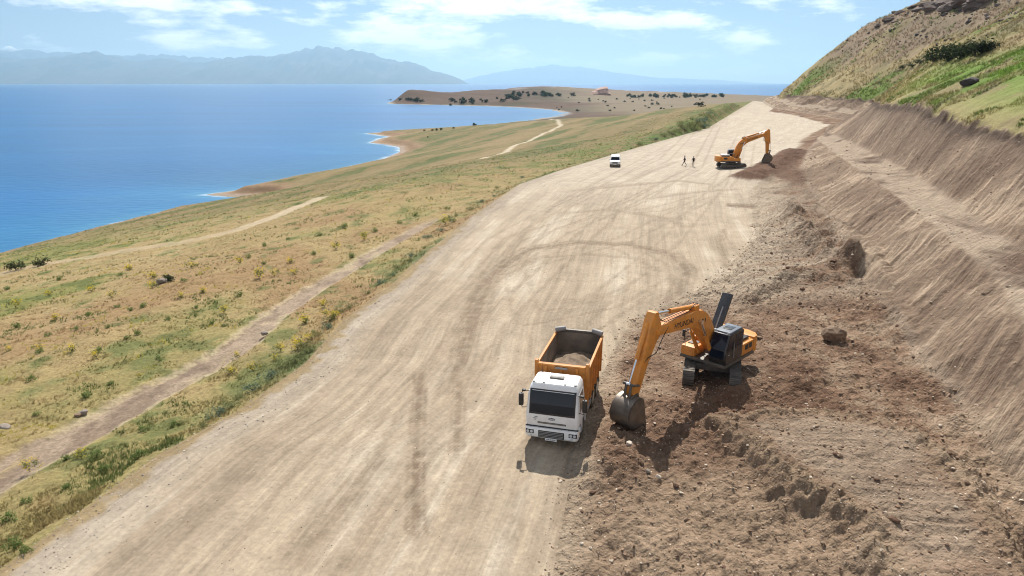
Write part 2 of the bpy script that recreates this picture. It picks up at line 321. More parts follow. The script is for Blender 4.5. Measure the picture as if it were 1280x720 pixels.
ROADC, ROADL, ROADD = C(.455,.366,.264), C(.60,.515,.405), C(.295,.232,.170)
SOIL, SOILD, SOILL = C(.268,.176,.117), C(.158,.093,.060), C(.38,.283,.198)
CUTC, CUTL, CUTD = C(.285,.206,.146), C(.50,.388,.278), C(.175,.119,.085)
def color_right(x, y, M):
    n1 = fbm(M['across'] / 1.3, y / 22, 4, 101); n2 = fbm(x / 6, y / 9, 4, 102); n3 = fbm(x / .5, y / .5, 2, 103)
    fine = fbm(M['across'] / .22, y / 6, 3, 104)
    c = bc(ROADC, x); c = mixc(c, ROADL, .7 * sst(-.05, .6, .7 * n1 + .7 * n2 + .3 * fine)); c = mixc(c, ROADD, .5 * sst(.1, .55, -n1 * .8 - .5 * n2 + .45 * fine))
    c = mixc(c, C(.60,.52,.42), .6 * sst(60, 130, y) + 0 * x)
    c = mixc(c, C(.36,.300,.235), .7 * (1 - sst(.9, 2.8, M['across'] + 1.0 * n2 + .6 * n3)) * (1 - .5 * sst(80, 140, y))); c = mixc(c, C(.33,.245,.13), .9 * (1 - sst(.0, .5, M['across'] - .45 + .9 * fbm(x / 1.1, y / 1.1, 3, 129))) * (1 - sst(60, 110, y)))      # grey gravel shoulder
    c = mixc(c, C(.22,.160,.11), .92 * np.clip(M['mk'], 0, 1))
    # churned soil
    a = fbm(x / 2.6, y / 2.6, 4, 105); b = fbm(x / .7, y / .7, 3, 106)
    s = bc(SOIL, x); s = mixc(s, SOILD, sst(-.05, .5, a * .8 + b * .5)); s = mixc(s, SOILL, .8 * sst(.08, .5, -a + .4 * b))
    s = mixc(s, C(.34,.265,.195), .8 * M['scr'] * sst(-.4, .3, fbm((y - .35 * x) / 1.2, x / 9, 3, 107))); tq = (x - lx(R1, y)) / np.maximum(lx(TO, y) - lx(R1, y), .5)
    s = mixc(s, C(.48,.395,.295), .9 * M['scr'] * (1 - sst(.15, .75, tq + .35 * fbm((y - .35 * x) / .8, x / 7, 3, 128))))
    s = mixc(s, C(.325,.248,.180), .9 * M['inner'] * sst(-.8, .1, fbm(x / 3, y / 3, 3, 108)))
    s = mixc(s, C(.345,.255,.175), .75 * (1 - sst(24, 28.5, y + 1.5 * a)) * (1 - M['plat']))
    s = mixc(s, C(.33,.25,.17), .6 * M['edge'])
    s = mixc(s, SOILD * 1.1, .6 * M['sp1'] * (1 - M['inner'])); s = mixc(s, C(.15,.085,.055), .95 * M['sp2'])
    c = mixc(c, s, M['dig'] * (1 - .0 * x)); c = mixc(c, C(.15,.085,.055), sst(.25, .6, M['sp2'] + .15 * b))
    # dark fresh fill that spreads over the road by the far machine
    f2 = np.exp(-((x - 45) / 5) ** 2 - ((y - 108) / 10) ** 2); c = mixc(c, C(.19,.115,.078), .9 * sst(.3, .6, f2 + .3 * a))
    # cut faces
    t = fbm(M['q'] / .26, x / 3.5, 3, 109); t2 = fbm(x / 5, y / 6, 3, 110); k = bc(CUTC, x)
    k = mixc(k, CUTL, .85 * sst(.05, .55, t * .8 + .8 * t2 + .2 * a)); k = mixc(k, CUTD, .8 * sst(.05, .55, -t * .7 - .7 * t2 + .35 * a))
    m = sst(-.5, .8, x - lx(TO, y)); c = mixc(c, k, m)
    xp = lx(PT, y); xb = lx(BA, y)
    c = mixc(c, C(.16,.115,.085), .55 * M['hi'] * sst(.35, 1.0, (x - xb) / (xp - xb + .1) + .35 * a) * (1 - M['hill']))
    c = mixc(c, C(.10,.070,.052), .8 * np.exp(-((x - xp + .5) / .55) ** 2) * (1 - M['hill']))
    c = mixc(c, mixc(bc(C(.43,.34,.25), x), CUTD, sst(0, .6, fbm(x / 2, y / 5, 3, 111))), M['ben'])
    # hillside
    c = c * np.where(M['road'][..., None] > .5, np.array([.74, .735, .73]), np.array([.70, .685, .675])); d = x - xp
    h = fbm(x / 14, y / 22, 4, 112); h2 = fbm(x / 3, y / 4, 3, 113); zz = zright(x, y)
    g = bc(C(.20,.165,.080), x)
    g = mixc(g, C(.105,.145,.032), sst(-.05, .35, h * .8 + h2 * .8 - .003 * d)); g = mixc(g, C(.075,.062,.035), .7 * sst(.2, .5, fbm(x / 1.6, y / 2.2, 3, 115) - .3 * h))
    g = mixc(g, C(.30,.235,.12), sst(.05, .45, -h + .5 * h2) * .8)
    g = mixc(g, C(.105,.185,.026), .9 * np.exp(-((d - 11 - 5 * h) / 6.5) ** 2) * sst(-.5, .1, h2) * (1 - sst(120, 160, y)))
    rocky = sst(.0, .4, fbm(x / 20, y / 26, 3, 114) + .010 * (zz - 26) + .35 * h2)
    g = mixc(g, C(.195,.140,.10), .85 * rocky * sst(16, 30, zz))
    c = mixc(c, g, M['hill'])
    return c

def color_left(x, y):
    ds = sdf(x, y, LAND); dr, _ = dseg(x, y, LE)
    a = fbm(x / 12, y / 16, 4, 120); b = fbm(x / 2.2, y / 2.6, 4, 121); e = fbm(x / .5, y / .5, 2, 122); w = fbm(x / 60, y / 60, 3, 123)
    g = bc(C(.315,.232,.112), x)
    g = mixc(g, C(.40,.315,.165), sst(.0, .45, b * .7 + e * .4))
    midf = sst(10, 35, dr + 6 * a) * (1 - sst(70, 120, dr))
    g = mixc(g, C(.190,.190,.060), (.42 + .5 * midf) * sst(-.25, .35, a + .55 * b))
    g = mixc(g, C(.265,.165,.085), .7 * sst(.0, .4, -a + .35 * b) * (1 - sst(18, 45, dr)))
    g = mixc(g, C(.105,.125,.040), .75 * sst(.12, .5, b + .4 * a + .2 * e))
    g = mixc(g, C(.10,.12,.045), .85 * np.exp(-(np.maximum(dr - .8, 0) / 1.6) ** 2) * sst(-.25, .25, a + .5 * b) * sst(30, 40, y))   # green verge
    # far slopes are duller, streaked along the contours
    st = fbm(dr / 9, y / 60, 3, 124); fr = sst(90, 170, y)
    g = mixc(g, mixc(mixc(bc(C(.185,.140,.068), x), C(.085,.105,.036), sst(-.1, .35, st + .4 * b + .3 * w)), C(.26,.19,.10), .7 * sst(.1, .45, -st + .3 * b)), .8 * fr)
    g = mixc(g, C(.10,.145,.03), .75 * fr * (1 - sst(10, 26, dr + 6 * a)) * sst(-.3, .2, b))
    # cliff and beach
    cl = (1 - sst(9, 17, ds + 6 * b)) * (1 - sst(500, 700, y)); g = mixc(g, C(.30,.19,.12), .8 * cl)
    g = mixc(g, C(.33,.27,.215), .8 * (1 - sst(2, 5, ds + 3 * b)) * (1 - .6 * sst(560, 900, y)))
    # headland
    hd = sst(560, 760, y); q = fbm(x / 130, y / 130, 4, 125)
    hc = mixc(bc(C(.150,.098,.068), x), C(.105,.088,.052), sst(-.1, .3, q)); hc = mixc(hc, C(.30,.235,.155), sst(60, 190, x + 60 * q) * sst(700, 820, y) * .85)
    hc = mixc(hc, mixc(bc(C(.24,.15,.12), x), C(.50,.43,.39), sst(.1, .35, fbm(x / 26, y / 60, 3, 127))), .85 * sst(1650, 1850, y) * (1 - sst(360, 420, x)))
    hc = mixc(hc, C(.50,.42,.34), .8 * (1 - sst(3, 14, ds)))
    g = mixc(g, hc * .78, hd)
    # dirt tracks
    dt, tt = dseg(x, y, TRACK); wv = .35 * b + .25 * e
    wid = 1.75 - .85 * tt
    tc = mixc(bc(C(.32,.242,.172), x), C(.225,.165,.118), sst(-.1, .4, fbm(x / .9, y / 2, 3, 126)))
    g = mixc(g, C(.47,.375,.245), .75 * sst(-.35, .1, b + .4 * e) * (1 - sst(wid * 1.05, wid * 1.32, dt + wv)) * (1 - sst(.9, 1, tt)))
    g = mixc(g, tc, (1 - sst(wid * .7, wid * 1.1, dt + 1.5 * wv)) * (1 - sst(.92, 1, tt)) * (1 - .55 * sst(.15, .45, fbm(x / 1.3, y / 3.5, 3, 134))))
    dp, tp = dseg(x, y, PATH); g = mixc(g, C(.46,.37,.25), (.45 + .45 * sst(.5, .75, tp)) * (1 - sst(1.0, 2.0, dp + wv)) * (1 - sst(.97, 1, tp)))
    d2, t2 = dseg(x, y, PATH2); g = mixc(g, C(.52,.44,.32), .9 * (1 - sst(.6, 1.7, d2)))
    g = g * .5 + (g @ np.array([.3, .6, .1]))[..., None] * .0 + g * .36; return g, dt, wid

def terrain_mat(name, fine, bump, rub=0.0, flow=0.0, fsc=(3.0, .12), clod=0.0):
    m = bpy.data.materials.new(name); m.use_nodes = True; nt = m.node_tree; N = nt.nodes.new; L = nt.links.new
    b = nt.nodes['Principled BSDF']; b.inputs['Roughness'].default_value = .95; b.inputs['Specular IOR Level'].default_value = .1
    at = N('ShaderNodeAttribute'); at.attribute_name = 'Col'; tc = N('ShaderNodeTexCoord')
    def noise(sc, det=6, ro=.65):
        n = N('ShaderNodeTexNoise'); n.inputs['Scale'].default_value = sc; n.inputs['Detail'].default_value = det; n.inputs['Roughness'].default_value = ro
        L(tc.outputs['Object'], n.inputs['Vector']); return n
    n1 = noise(5.0); n2 = noise(.6, 5)
    mr = N('ShaderNodeMapRange'); mr.inputs['From Min'].default_value = .3; mr.inputs['From Max'].default_value = .7; mr.inputs['To Min'].default_value = 1 - fine; mr.inputs['To Max'].default_value = 1 + fine
    L(n1.outputs[0], mr.inputs[0])
    mr2 = N('ShaderNodeMapRange'); mr2.inputs['From Min'].default_value = .3; mr2.inputs['From Max'].default_value = .7; mr2.inputs['To Min'].default_value = .88; mr2.inputs['To Max'].default_value = 1.12
    L(n2.outputs[0], mr2.inputs[0])
    mm = N('ShaderNodeMath'); mm.operation = 'MULTIPLY'; L(mr.outputs[0], mm.inputs[0]); L(mr2.outputs[0], mm.inputs[1])
    mx = N('ShaderNodeMixRGB'); mx.blend_type = 'MULTIPLY'; mx.inputs[0].default_value = 1; L(at.outputs['Color'], mx.inputs[1]); L(mm.outputs[0], mx.inputs[2])
    last = mx.outputs[0]
    if rub:
        v = N('ShaderNodeTexVoronoi'); v.inputs['Scale'].default_value = 3.6; v.inputs['Randomness'].default_value = 1; L(tc.outputs['Object'], v.inputs['Vector'])
        lt = N('ShaderNodeMapRange'); lt.inputs['From Min'].default_value = .10; lt.inputs['From Max'].default_value = .22; lt.inputs['To Min'].default_value = rub; lt.inputs['To Max'].default_value = 0; L(v.outputs['Distance'], lt.inputs[0])
        hv = N('ShaderNodeHueSaturation'); hv.inputs['Saturation'].default_value = .7; L(v.outputs['Color'], hv.inputs['Color']); 
        sp = N('ShaderNodeSeparateColor'); L(v.outputs['Color'], sp.inputs[0])
        st = N('ShaderNodeMixRGB'); st.inputs[1].default_value = (.10,.075,.055,1); st.inputs[2].default_value = (.55,.46,.36,1); L(sp.outputs[0], st.inputs[0])
        m3 = N('ShaderNodeMixRGB'); L(lt.outputs[0], m3.inputs[0]); L(last, m3.inputs[1]); L(st.outputs[0], m3.inputs[2]); last = m3.outputs[0]
    n3 = noise(3.2, 8, .7); hgt = n3.outputs[0]
    def madd(a, bb, k):
        q = N('ShaderNodeMath'); q.operation = 'MULTIPLY_ADD'; q.inputs[1].default_value = k; L(bb, q.inputs[0]); L(a, q.inputs[2]); return q.outputs[0]
    if flow:
        # streaks drawn out along the direction of travel / of the bucket stroke
        fa = N('ShaderNodeAttribute'); fa.attribute_name = 'flow'
        for k, (sx, sy) in enumerate(((fsc[0], fsc[1]), (fsc[0] * 3.1, fsc[1] * 2.2))):
            mp = N('ShaderNodeMapping'); mp.inputs['Scale'].default_value = (sx, sy, 1); L(fa.outputs['Vector'], mp.inputs[0])
            nf = N('ShaderNodeTexNoise'); nf.noise_dimensions = '2D'; nf.inputs['Scale'].default_value = 1; nf.inputs['Detail'].default_value = 4; nf.inputs['Roughness'].default_value = .6; L(mp.outputs[0], nf.inputs['Vector'])
            r_ = N('ShaderNodeMapRange'); r_.inputs['From Min'].default_value = .32; r_.inputs['From Max'].default_value = .68; r_.inputs['To Min'].default_value = 1 - flow; r_.inputs['To Max'].default_value = 1 + flow; L(nf.outputs[0], r_.inputs[0])
            mf = N('ShaderNodeMixRGB'); mf.blend_type = 'MULTIPLY'; mf.inputs[0].default_value = 1; L(last, mf.inputs[1]); L(r_.outputs[0], mf.inputs[2]); last = mf.outputs[0]
            hgt = madd(hgt, nf.outputs[0], .9 * flow / .2)
    if clod:
        for sc_, k in ((3.2, 1.0), (8.0, .5)):
            vv = N('ShaderNodeTexVoronoi'); vv.inputs['Scale'].default_value = sc_; wn = noise(2.5, 3)
            ad = N('ShaderNodeVectorMath'); ad.operation = 'MULTIPLY_ADD'; ad.inputs[1].default_value = (.3, .3, .3); L(wn.outputs['Color'], ad.inputs[0]); L(tc.outputs['Object'], ad.inputs[2]); L(ad.outputs[0], vv.inputs['Vector'])
            hgt = madd(hgt, vv.outputs['Distance'], -clod * k)
    L(last, b.inputs['Base Color'])
    bp = N('ShaderNodeBump'); bp.inputs['Strength'].default_value = bump; bp.inputs['Distance'].default_value = .15
    L(hgt, bp.inputs['Height']); L(bp.outputs[0], b.inputs['Normal'])
    return m
M_ROAD = terrain_mat('packed_earth', .16, .34, .35, .075, (2.6, .10)); M_SOIL = terrain_mat('loose_soil', .24, .75, .30, .10, (1.6, .25), .9); M_CUT = terrain_mat('cut_earth', .22, .75, .15, .19, (3.2, .30), .5)
M_GRASS = terrain_mat('dry_grass_ground', .32, .6); M_HILL = terrain_mat('hill_ground', .34, .7); M_FAR = terrain_mat('far_ground', .15, .3)

def rows(y0, y1, s0, k):
    o = [y0]
    while o[-1] < y1: o.append(o[-1] + max(s0, k * o[-1]))
    return np.array(o)
Y = np.concatenate([np.arange(2.0, 12.9, .35), rows(13.0, 565.0, .11, .0041)]); YR = Y[Y < 455]
def grid_faces(nr, nc):
    i = np.arange((nr - 1) * (nc - 1)); r = i // (nc - 1); c = i % (nc - 1); a = r * nc + c
    return np.stack([a, a + 1, a + nc + 1, a + nc], 1)
def strip(name, xa, xb, ys, nc, mat, side, pw=1.0, kind='structure'):
    u = np.linspace(0, 1, nc) ** pw
    X = xa[:, None] + (xb - xa)[:, None] * u[None]; YY = np.repeat(ys[:, None], nc, 1)
    x, y = X.ravel(), YY.ravel()
    if side == 'R':
        dz, M = sculpt(x, y); z = zright(x, y) + dz; c = color_right(x, y, M)
        if name == 'hillside': z = z + fbm(x / 1.2, y / 1.2, 3, 90) * .18 * sst(.5, 3, x - lx(PT, y))
    else:
        z = zleft(x, y); c, dt, wid = color_left(x, y)
        dr, _ = dseg(x, y, LE)
        z = z - .22 * (1 - sst(wid * .75, wid * 1.3, dt)) + fbm(x / 1.1, y / 1.1, 3, 91) * .10 * sst(0, 1, dr) + fbm(x / .4, y / .4, 2, 92) * .05 * sst(0, 1, dr)
    o = mesh_from(name, np.stack([x, y, z], 1), grid_faces(len(ys), nc) if (xb - xa)[0] > 0 else grid_faces(len(ys), nc)[:, ::-1], mat, True, c)
    if side == 'R':
        fl = np.stack([M['across'] if name == 'road' else M['q'], y if name == 'road' else x, 0 * x], 1).astype(np.float32)
        o.data.attributes.new('flow', 'FLOAT_VECTOR', 'POINT').data.foreach_set('vector', fl.ravel())
    tag(o, kind=kind); return o
yr = YR
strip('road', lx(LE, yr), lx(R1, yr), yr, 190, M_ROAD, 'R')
strip('excavated_ground', lx(R1, yr), lx(TO, yr), yr, 230, M_SOIL, 'R')
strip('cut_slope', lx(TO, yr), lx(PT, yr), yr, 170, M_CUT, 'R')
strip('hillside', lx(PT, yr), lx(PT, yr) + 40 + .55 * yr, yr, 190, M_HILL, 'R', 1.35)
strip('grass_slope', lx(LE, Y), -np.minimum(1.05 * Y + 30, 178), Y, 380, M_GRASS, 'L', 1.45)
def far_land():
    ys = rows(560, 3100, 2.5, .0042); nc = 520; xs = np.linspace(-420, 1500, nc)
    X, YY = np.meshgrid(xs, ys); x, y = X.ravel(), YY.ravel(); z = zleft(x, y) + fbm(x / 14, y / 14, 3, 93) * .8; c, _, _ = color_left(x, y)
    z[y < 566] -= .6
    return tag(mesh_from('headland', np.stack([x, y, z], 1), grid_faces(len(ys), nc), M_FAR, True, c), kind='structure')
far_land()

# ------------------------------------------------------------------ lake
def water():
    m = bpy.data.materials.new('lake_water'); m.use_nodes = True; nt = m.node_tree; N = nt.nodes.new; L = nt.links.new
    b = nt.nodes['Principled BSDF']; b.inputs['Roughness'].default_value = .30; b.inputs['IOR'].default_value = 1.33; b.inputs['Specular IOR Level'].default_value = .22
    tc = N('ShaderNodeTexCoord'); mp = N('ShaderNodeMapping'); mp.inputs['Scale'].default_value = (.0022, .010, 1); mp.inputs['Rotation'].default_value = (0, 0, .12); L(tc.outputs['Object'], mp.inputs[0])
    n = N('ShaderNodeTexNoise'); n.inputs['Scale'].default_value = 1; n.inputs['Detail'].default_value = 6; n.inputs['Roughness'].default_value = .6; L(mp.outputs[0], n.inputs['Vector'])
    at = N('ShaderNodeAttribute'); at.attribute_name = 'Col'
    mr = N('ShaderNodeMapRange'); mr.inputs['From Min'].default_value = .3; mr.inputs['From Max'].default_value = .7; mr.inputs['To Min'].default_value = .78; mr.inputs['To Max'].default_value = 1.25; L(n.outputs[0], mr.inputs[0])
    mx = N('ShaderNodeMixRGB'); mx.blend_type = 'MULTIPLY'; mx.inputs[0].default_value = 1; L(at.outputs['Color'], mx.inputs[1]); L(mr.outputs[0], mx.inputs[2]); L(mx.outputs[0], b.inputs['Base Color'])
    n2 = N('ShaderNodeTexNoise'); n2.inputs['Scale'].default_value = .35; n2.inputs['Detail'].default_value = 5; mp2 = N('ShaderNodeMapping'); mp2.inputs['Scale'].default_value = (.5, 1.3, 1); L(tc.outputs['Object'], mp2.inputs[0]); L(mp2.outputs[0], n2.inputs['Vector'])
    bp = N('ShaderNodeBump'); bp.inputs['Strength'].default_value = .5; bp.inputs['Distance'].default_value = .5; L(n2.outputs[0], bp.inputs['Height']); L(bp.outputs[0], b.inputs['Normal'])
    ys = np.concatenate([rows(20, 3000, 2.2, .009), np.geomspace(3100, 65000, 46)]); nc = 340
    v = np.linspace(-1, 1, nc); X = ys[:, None] * (v[None] * 1.15 - .35) - 30 - 120 * (1 - v[None]) / 2
    X = np.where(ys[:, None] > 2500, ys[:, None] * 1.3 * v[None], X)
    YY = np.repeat(ys[:, None], nc, 1); x, y = X.ravel(), YY.ravel(); ds = -sdf(x, y, LAND)
    wob = fbm(x / 30, y / 30, 3, 131); c = bc(C(.004,.095,.245), x)
    c = mixc(c, C(.018,.125,.245), .7 * (1 - sst(2, 60, ds + 16 * wob))); c = mixc(c, C(.05,.19,.28), .4 * (1 - sst(1, 9, ds + 6 * wob)))
    c = mixc(c, C(.60,.66,.68), .6 * (1 - sst(.1, 1.3, ds + 2.6 * fbm(x / 6, y / 6, 3, 132))) * (1 - sst(500, 620, y)))
    # a far slick of smoother, paler water
    sl, _ = dseg(x, y, [up(*p, z=LAKE)[:2] for p in [(60,188),(250,182),(330,184),(420,192)]]); c = mixc(c, C(.04,.16,.30), .4 * (1 - sst(0, 9, sl + 7 * fbm(x / 18, y / 12, 3, 133))))
    return tag(mesh_from('lake', np.stack([x, y, 0 * x + LAKE], 1), grid_faces(len(ys), nc), m, True, c), kind='structure')
water()

# ------------------------------------------------------------------ mountains across the lake
def mountains(name, prof, dist, depth, col, snow=None, seed=1):
    xs = np.array([(p[0] - 640) / FPX * dist * cP for p in prof]); hs = np.array([(104 - p[1]) / FPX * dist * 1.02 for p in prof])
    nx, ny = 420, 46; gx = np.linspace(xs[0], xs[-1], nx); v = np.linspace(0, 1, ny)
    X, Vv = np.meshgrid(gx, v); h = np.interp(X, xs, hs)
    prof_v = 1 - np.abs(Vv - .5) * 2
    rid = 1 - np.abs(fbm(X / (dist * .035), Vv * 4.2, 5, seed)) * 1.5
    h = h * (1 + .10 * fbm(X / (dist * .012), X * 0, 4, seed + 2, .6)); z = h * np.clip(prof_v, 0, 1) ** .85 * (1 + .6 * (rid - .75) * sst(0, .4, 1 - prof_v)) + fbm(X / (dist * .006), Vv * 9, 3, seed + 5) * h * .05
    y = dist + (Vv - .5) * depth
    V = np.stack([X.ravel(), y.ravel(), z.ravel() + LAKE - 2], 1); c = bc(C(*col), X.ravel())
    n = fbm(X.ravel() / (dist * .02), Vv.ravel() * 6, 4, seed + 9); c = mixc(c, C(.06,.065,.05), sst(-.1, .4, n))
    if snow: c = mixc(c, C(.8,.82,.85), sst(snow, snow * 1.12, z.ravel() * (1 + .25 * n)))
    return tag(mesh_from(name, V, grid_faces(ny, nx), M_FAR, True, c), kind='structure')
mountains('mountain_range', [(-140,82),(-60,76),(0,74),(50,76),(90,71),(115,67),(140,71),(165,77),(215,75),(245,80),(275,76),(300,75),(325,73),(355,70),(375,67),(390,64),(410,61),(425,62),(440,64),(462,68),(480,74),(510,79),(520,80),(540,88),(560,93),(575,98),(584,104)], 28000, 8000, (.09,.085,.07), None, 3)
mountains('snowy_mountains', [(-150,70),(-60,66),(0,65),(25,63),(45,66),(70,69),(88,67),(110,70),(130,72),(200,71),(240,73),(290,77),(330,76),(400,80),(470,90),(520,104)], 34000, 6000, (.09,.09,.09), 1500, 7)
mountains('distant_mountains', [(560,104),(600,95),(640,88),(690,82),(720,84),(760,90),(820,97),(900,100),(960,104)], 58000, 7000, (.09,.09,.09), None, 11)

# ------------------------------------------------------------------ haze over the lake
def haze():
    x0, x1, y0, y1, z0, z1 = -90000, 90000, -400, 66000, LAKE - 8, 1740
    V = [(x, y, z) for x in (x0, x1) for y in (y0, y1) for z in (z0, z1)]
    F = [(0,1,3,2),(4,6,7,5),(0,4,5,1),(2,3,7,6),(0,2,6,4),(1,5,7,3)]
    m = bpy.data.materials.new('haze_air'); m.use_nodes = True; nt = m.node_tree; nt.nodes.clear()
    o = nt.nodes.new('ShaderNodeOutputMaterial'); v = nt.nodes.new('ShaderNodeVolumePrincipled')
    v.inputs['Color'].default_value = (.46, .73, 1, 1); v.inputs['Density'].default_value = HAZE_D; v.inputs['Anisotropy'].default_value = .45
    nt.links.new(v.outputs[0], o.inputs['Volume'])
    return tag(mesh_from('haze', V, F, m, False), kind='stuff')
HAZE_D = 4.0e-5
haze()
# ------------------------------------------------------------------ modelling kit
class MB:
    def __init__(s): s.v = []; s.f = []
    def add(s, V, F):
        n = len(s.v); s.v += [tuple(p) for p in V]; s.f += [tuple(i + n for i in f) for f in F]; return s
    def hexa(s, P): return s.add(P, [(0,3,2,1),(4,5,6,7),(0,1,5,4),(1,2,6,5),(2,3,7,6),(3,0,4,7)])
    def box(s, x0, x1, y0, y1, z0, z1):
        return s.hexa([(x0,y0,z0),(x1,y0,z0),(x1,y1,z0),(x0,y1,z0),(x0,y0,z1),(x1,y0,z1),(x1,y1,z1),(x0,y1,z1)])
    def prism(s, prof, a, b, axis='x'):
        """profile in the two remaining axes, extruded from a to b"""
        n = len(prof)
        def pt(p, t): return {'x': (t, p[0], p[1]), 'y': (p[0], t, p[1]), 'z': (p[0], p[1], t)}[axis]
        V = [pt(p, a) for p in prof] + [pt(p, b) for p in prof]
        F = [tuple(range(n))[::-1], tuple(range(n, 2 * n))] + [(i, (i + 1) % n, n + (i + 1) % n, n + i) for i in range(n)]
        return s.add(V, F)
    def cyl(s, p0, p1, r0, r1=None, n=14):
        r1 = r0 if r1 is None else r1; p0 = Vector(p0); p1 = Vector(p1); q = (p1 - p0).to_track_quat('Z', 'Y')
        V = [p0 + q @ Vector((r0 * math.cos(t), r0 * math.sin(t), 0)) for t in [2 * math.pi * i / n for i in range(n)]] + \
            [p1 + q @ Vector((r1 * math.cos(t), r1 * math.sin(t), 0)) for t in [2 * math.pi * i / n for i in range(n)]]
        return s.add(V, [tuple(range(n))[::-1], tuple(range(n, 2 * n))] + [(i, (i + 1) % n, n + (i + 1) % n, n + i) for i in range(n)])
    def tube(s, P, r, n=8):
        for i in range(len(P) - 1): s.cyl(P[i], P[i + 1], r, r, n)
        return s
    def loft(s, rings, caps=True):
        n = len(rings[0]); V = [p for r in rings for p in r]; F = []
        for k in range(len(rings) - 1):
            for i in range(n): F.append((k * n + i, k * n + (i + 1) % n, (k + 1) * n + (i + 1) % n, (k + 1) * n + i))
        if caps: F += [tuple(range(n))[::-1], tuple(range((len(rings) - 1) * n, len(rings) * n))]
        return s.add(V, F)
    def build(s, name, mat, parent=None, bevel=0.0, ang=35, smooth=True):
        bm = bmesh.new(); vs = [bm.verts.new(p) for p in s.v]
        for f in s.f:
            try: bm.faces.new([vs[i] for i in f])
            except ValueError: pass
        bmesh.ops.recalc_face_normals(bm, faces=bm.faces)
        if bevel:
            es = [e for e in bm.edges if len(e.link_faces) == 2 and e.calc_face_angle(0) > R(30)]
            bmesh.ops.bevel(bm, geom=es, offset=bevel, segments=2, profile=.6, affect='EDGES', clamp_overlap=True)
        me = bpy.data.meshes.new(name); bm.to_mesh(me); bm.free()
        if smooth:
            me.polygons.foreach_set('use_smooth', np.ones(len(me.polygons), bool)); me.set_sharp_from_angle(angle=R(ang))
        me.materials.append(mat)
        o = bpy.data.objects.new(name, me); COL.objects.link(o)
        if parent: o.parent = parent
        return o
def rrect(hx, y0, y1, z, r, n=4):
    """rounded rectangle ring at height z"""
    P = []
    for cx, cy, a0 in ((hx - r, y1 - r, 0), (-hx + r, y1 - r, 90), (-hx + r, y0 + r, 180), (hx - r, y0 + r, 270)):
        for k in range(n + 1):
            a = R(a0 + 90 * k / n); P.append((cx + r * math.cos(a), cy + r * math.sin(a), z))
    return P
def empty(name, loc, rz=0.0):
    o = bpy.data.objects.new(name, None); o.empty_display_size = .3; COL.objects.link(o); o.location = loc; o.rotation_euler = (0, 0, rz); return o
def text_mesh(name, body, size, mat, mtx, parent, depth=.004):
    cu = bpy.data.curves.new(name, 'FONT'); cu.body = body; cu.size = size; cu.align_x = 'CENTER'; cu.align_y = 'CENTER'; cu.extrude = depth; cu.offset = .006
    t = bpy.data.objects.new('tmp_text', cu); COL.objects.link(t); dg = bpy.context.evaluated_depsgraph_get(); dg.update()
    me = bpy.data.meshes.new_from_object(t.evaluated_get(dg)); me.name = name
    bpy.data.objects.remove(t); bpy.data.curves.remove(cu)
    me.transform(mtx); me.materials.clear(); me.materials.append(mat)
    o = bpy.data.objects.new(name, me); COL.objects.link(o); o.parent = parent; return o

def ground(x, y):
    x = np.atleast_1d(np.asarray(x, float)); y = np.atleast_1d(np.asarray(y, float))
    zl = zleft(x, y); dz, _ = sculpt(x, y); zz = zright(x, y) + dz
    return np.where(x < lx(LE, y), zl, zz)
def gz(x, y): return float(ground(x, y)[0])

DUST = (.45, .36, .26)
MT = dict(
    white=nmat('white_paint', (.80, .81, .82), .38, var=.05, spec=.5, dirt=DUST, dirt_amt=.34),
    orange=nmat('orange_paint', (.68, .245, .022), .48, var=.16, spec=.4, dirt=(.30, .20, .13), dirt_amt=.38),
    tip=nmat('tipper_orange', (.60, .225, .03), .55, var=.15, spec=.3, dirt=(.22, .13, .08), dirt_amt=.5),
    inner=nmat('worn_steel_lining', (.10, .085, .075), .7, var=.3, spec=.3, dirt=(.36, .28, .20), dirt_amt=.8, scale=1.2),
    black=nmat('black_plastic', (.018, .018, .02), .5, var=.2, dirt=DUST, dirt_amt=.08),
    rubber=nmat('tyre_rubber', (.025, .024, .023), .85, var=.2, dirt=DUST, dirt_amt=.35),
    steel=nmat('dark_steel', (.07, .068, .066), .55, .3, var=.25, dirt=DUST, dirt_amt=.30),
    wsteel=nmat('worn_bucket_steel', (.15, .135, .12), .45, .6, var=.35, dirt=(.30, .22, .15), dirt_amt=.45, scale=2.5),
    chrome=nmat('chrome_rod', (.75, .75, .76), .15, 1.0, var=.03),
    glass=nmat('dark_glass', (.008, .012, .022), .10, var=.1, spec=.28),
    grey=nmat('grey_trim', (.22, .22, .225), .5, var=.1, dirt=DUST, dirt_amt=.2),
    lamp=nmat('lamp_lens', (.55, .57, .6), .12, var=.05, spec=.8),
    amber=nmat('amber_lens', (.7, .25, .03), .2, var=.05, spec=.6),
    red=nmat('red_lens', (.5, .02, .02), .2, var=.05, spec=.6),
    blue=nmat('badge_blue', (.012, .035, .14), .3, var=.05, spec=.6),
    silver=nmat('silver_trim', (.6, .6, .62), .3, .6, var=.05),
    rim=nmat('wheel_rim', (.42, .41, .40), .5, .3, var=.15, dirt=DUST, dirt_amt=.5),
    load=nmat('dusty_earth', (.20, .145, .10), .95, var=.5, scale=2.5, bump=.8),
    darkpaint=nmat('black_gloss_paint', (.02, .021, .025), .25, var=.1, spec=.6, dirt=DUST, dirt_amt=.06),
    plate=nmat('plate_white', (.75, .75, .74), .4, var=.04),
    bluegrey=nmat('roof_panel', (.10, .125, .16), .35, var=.1, spec=.5, dirt=DUST, dirt_amt=.15),
)
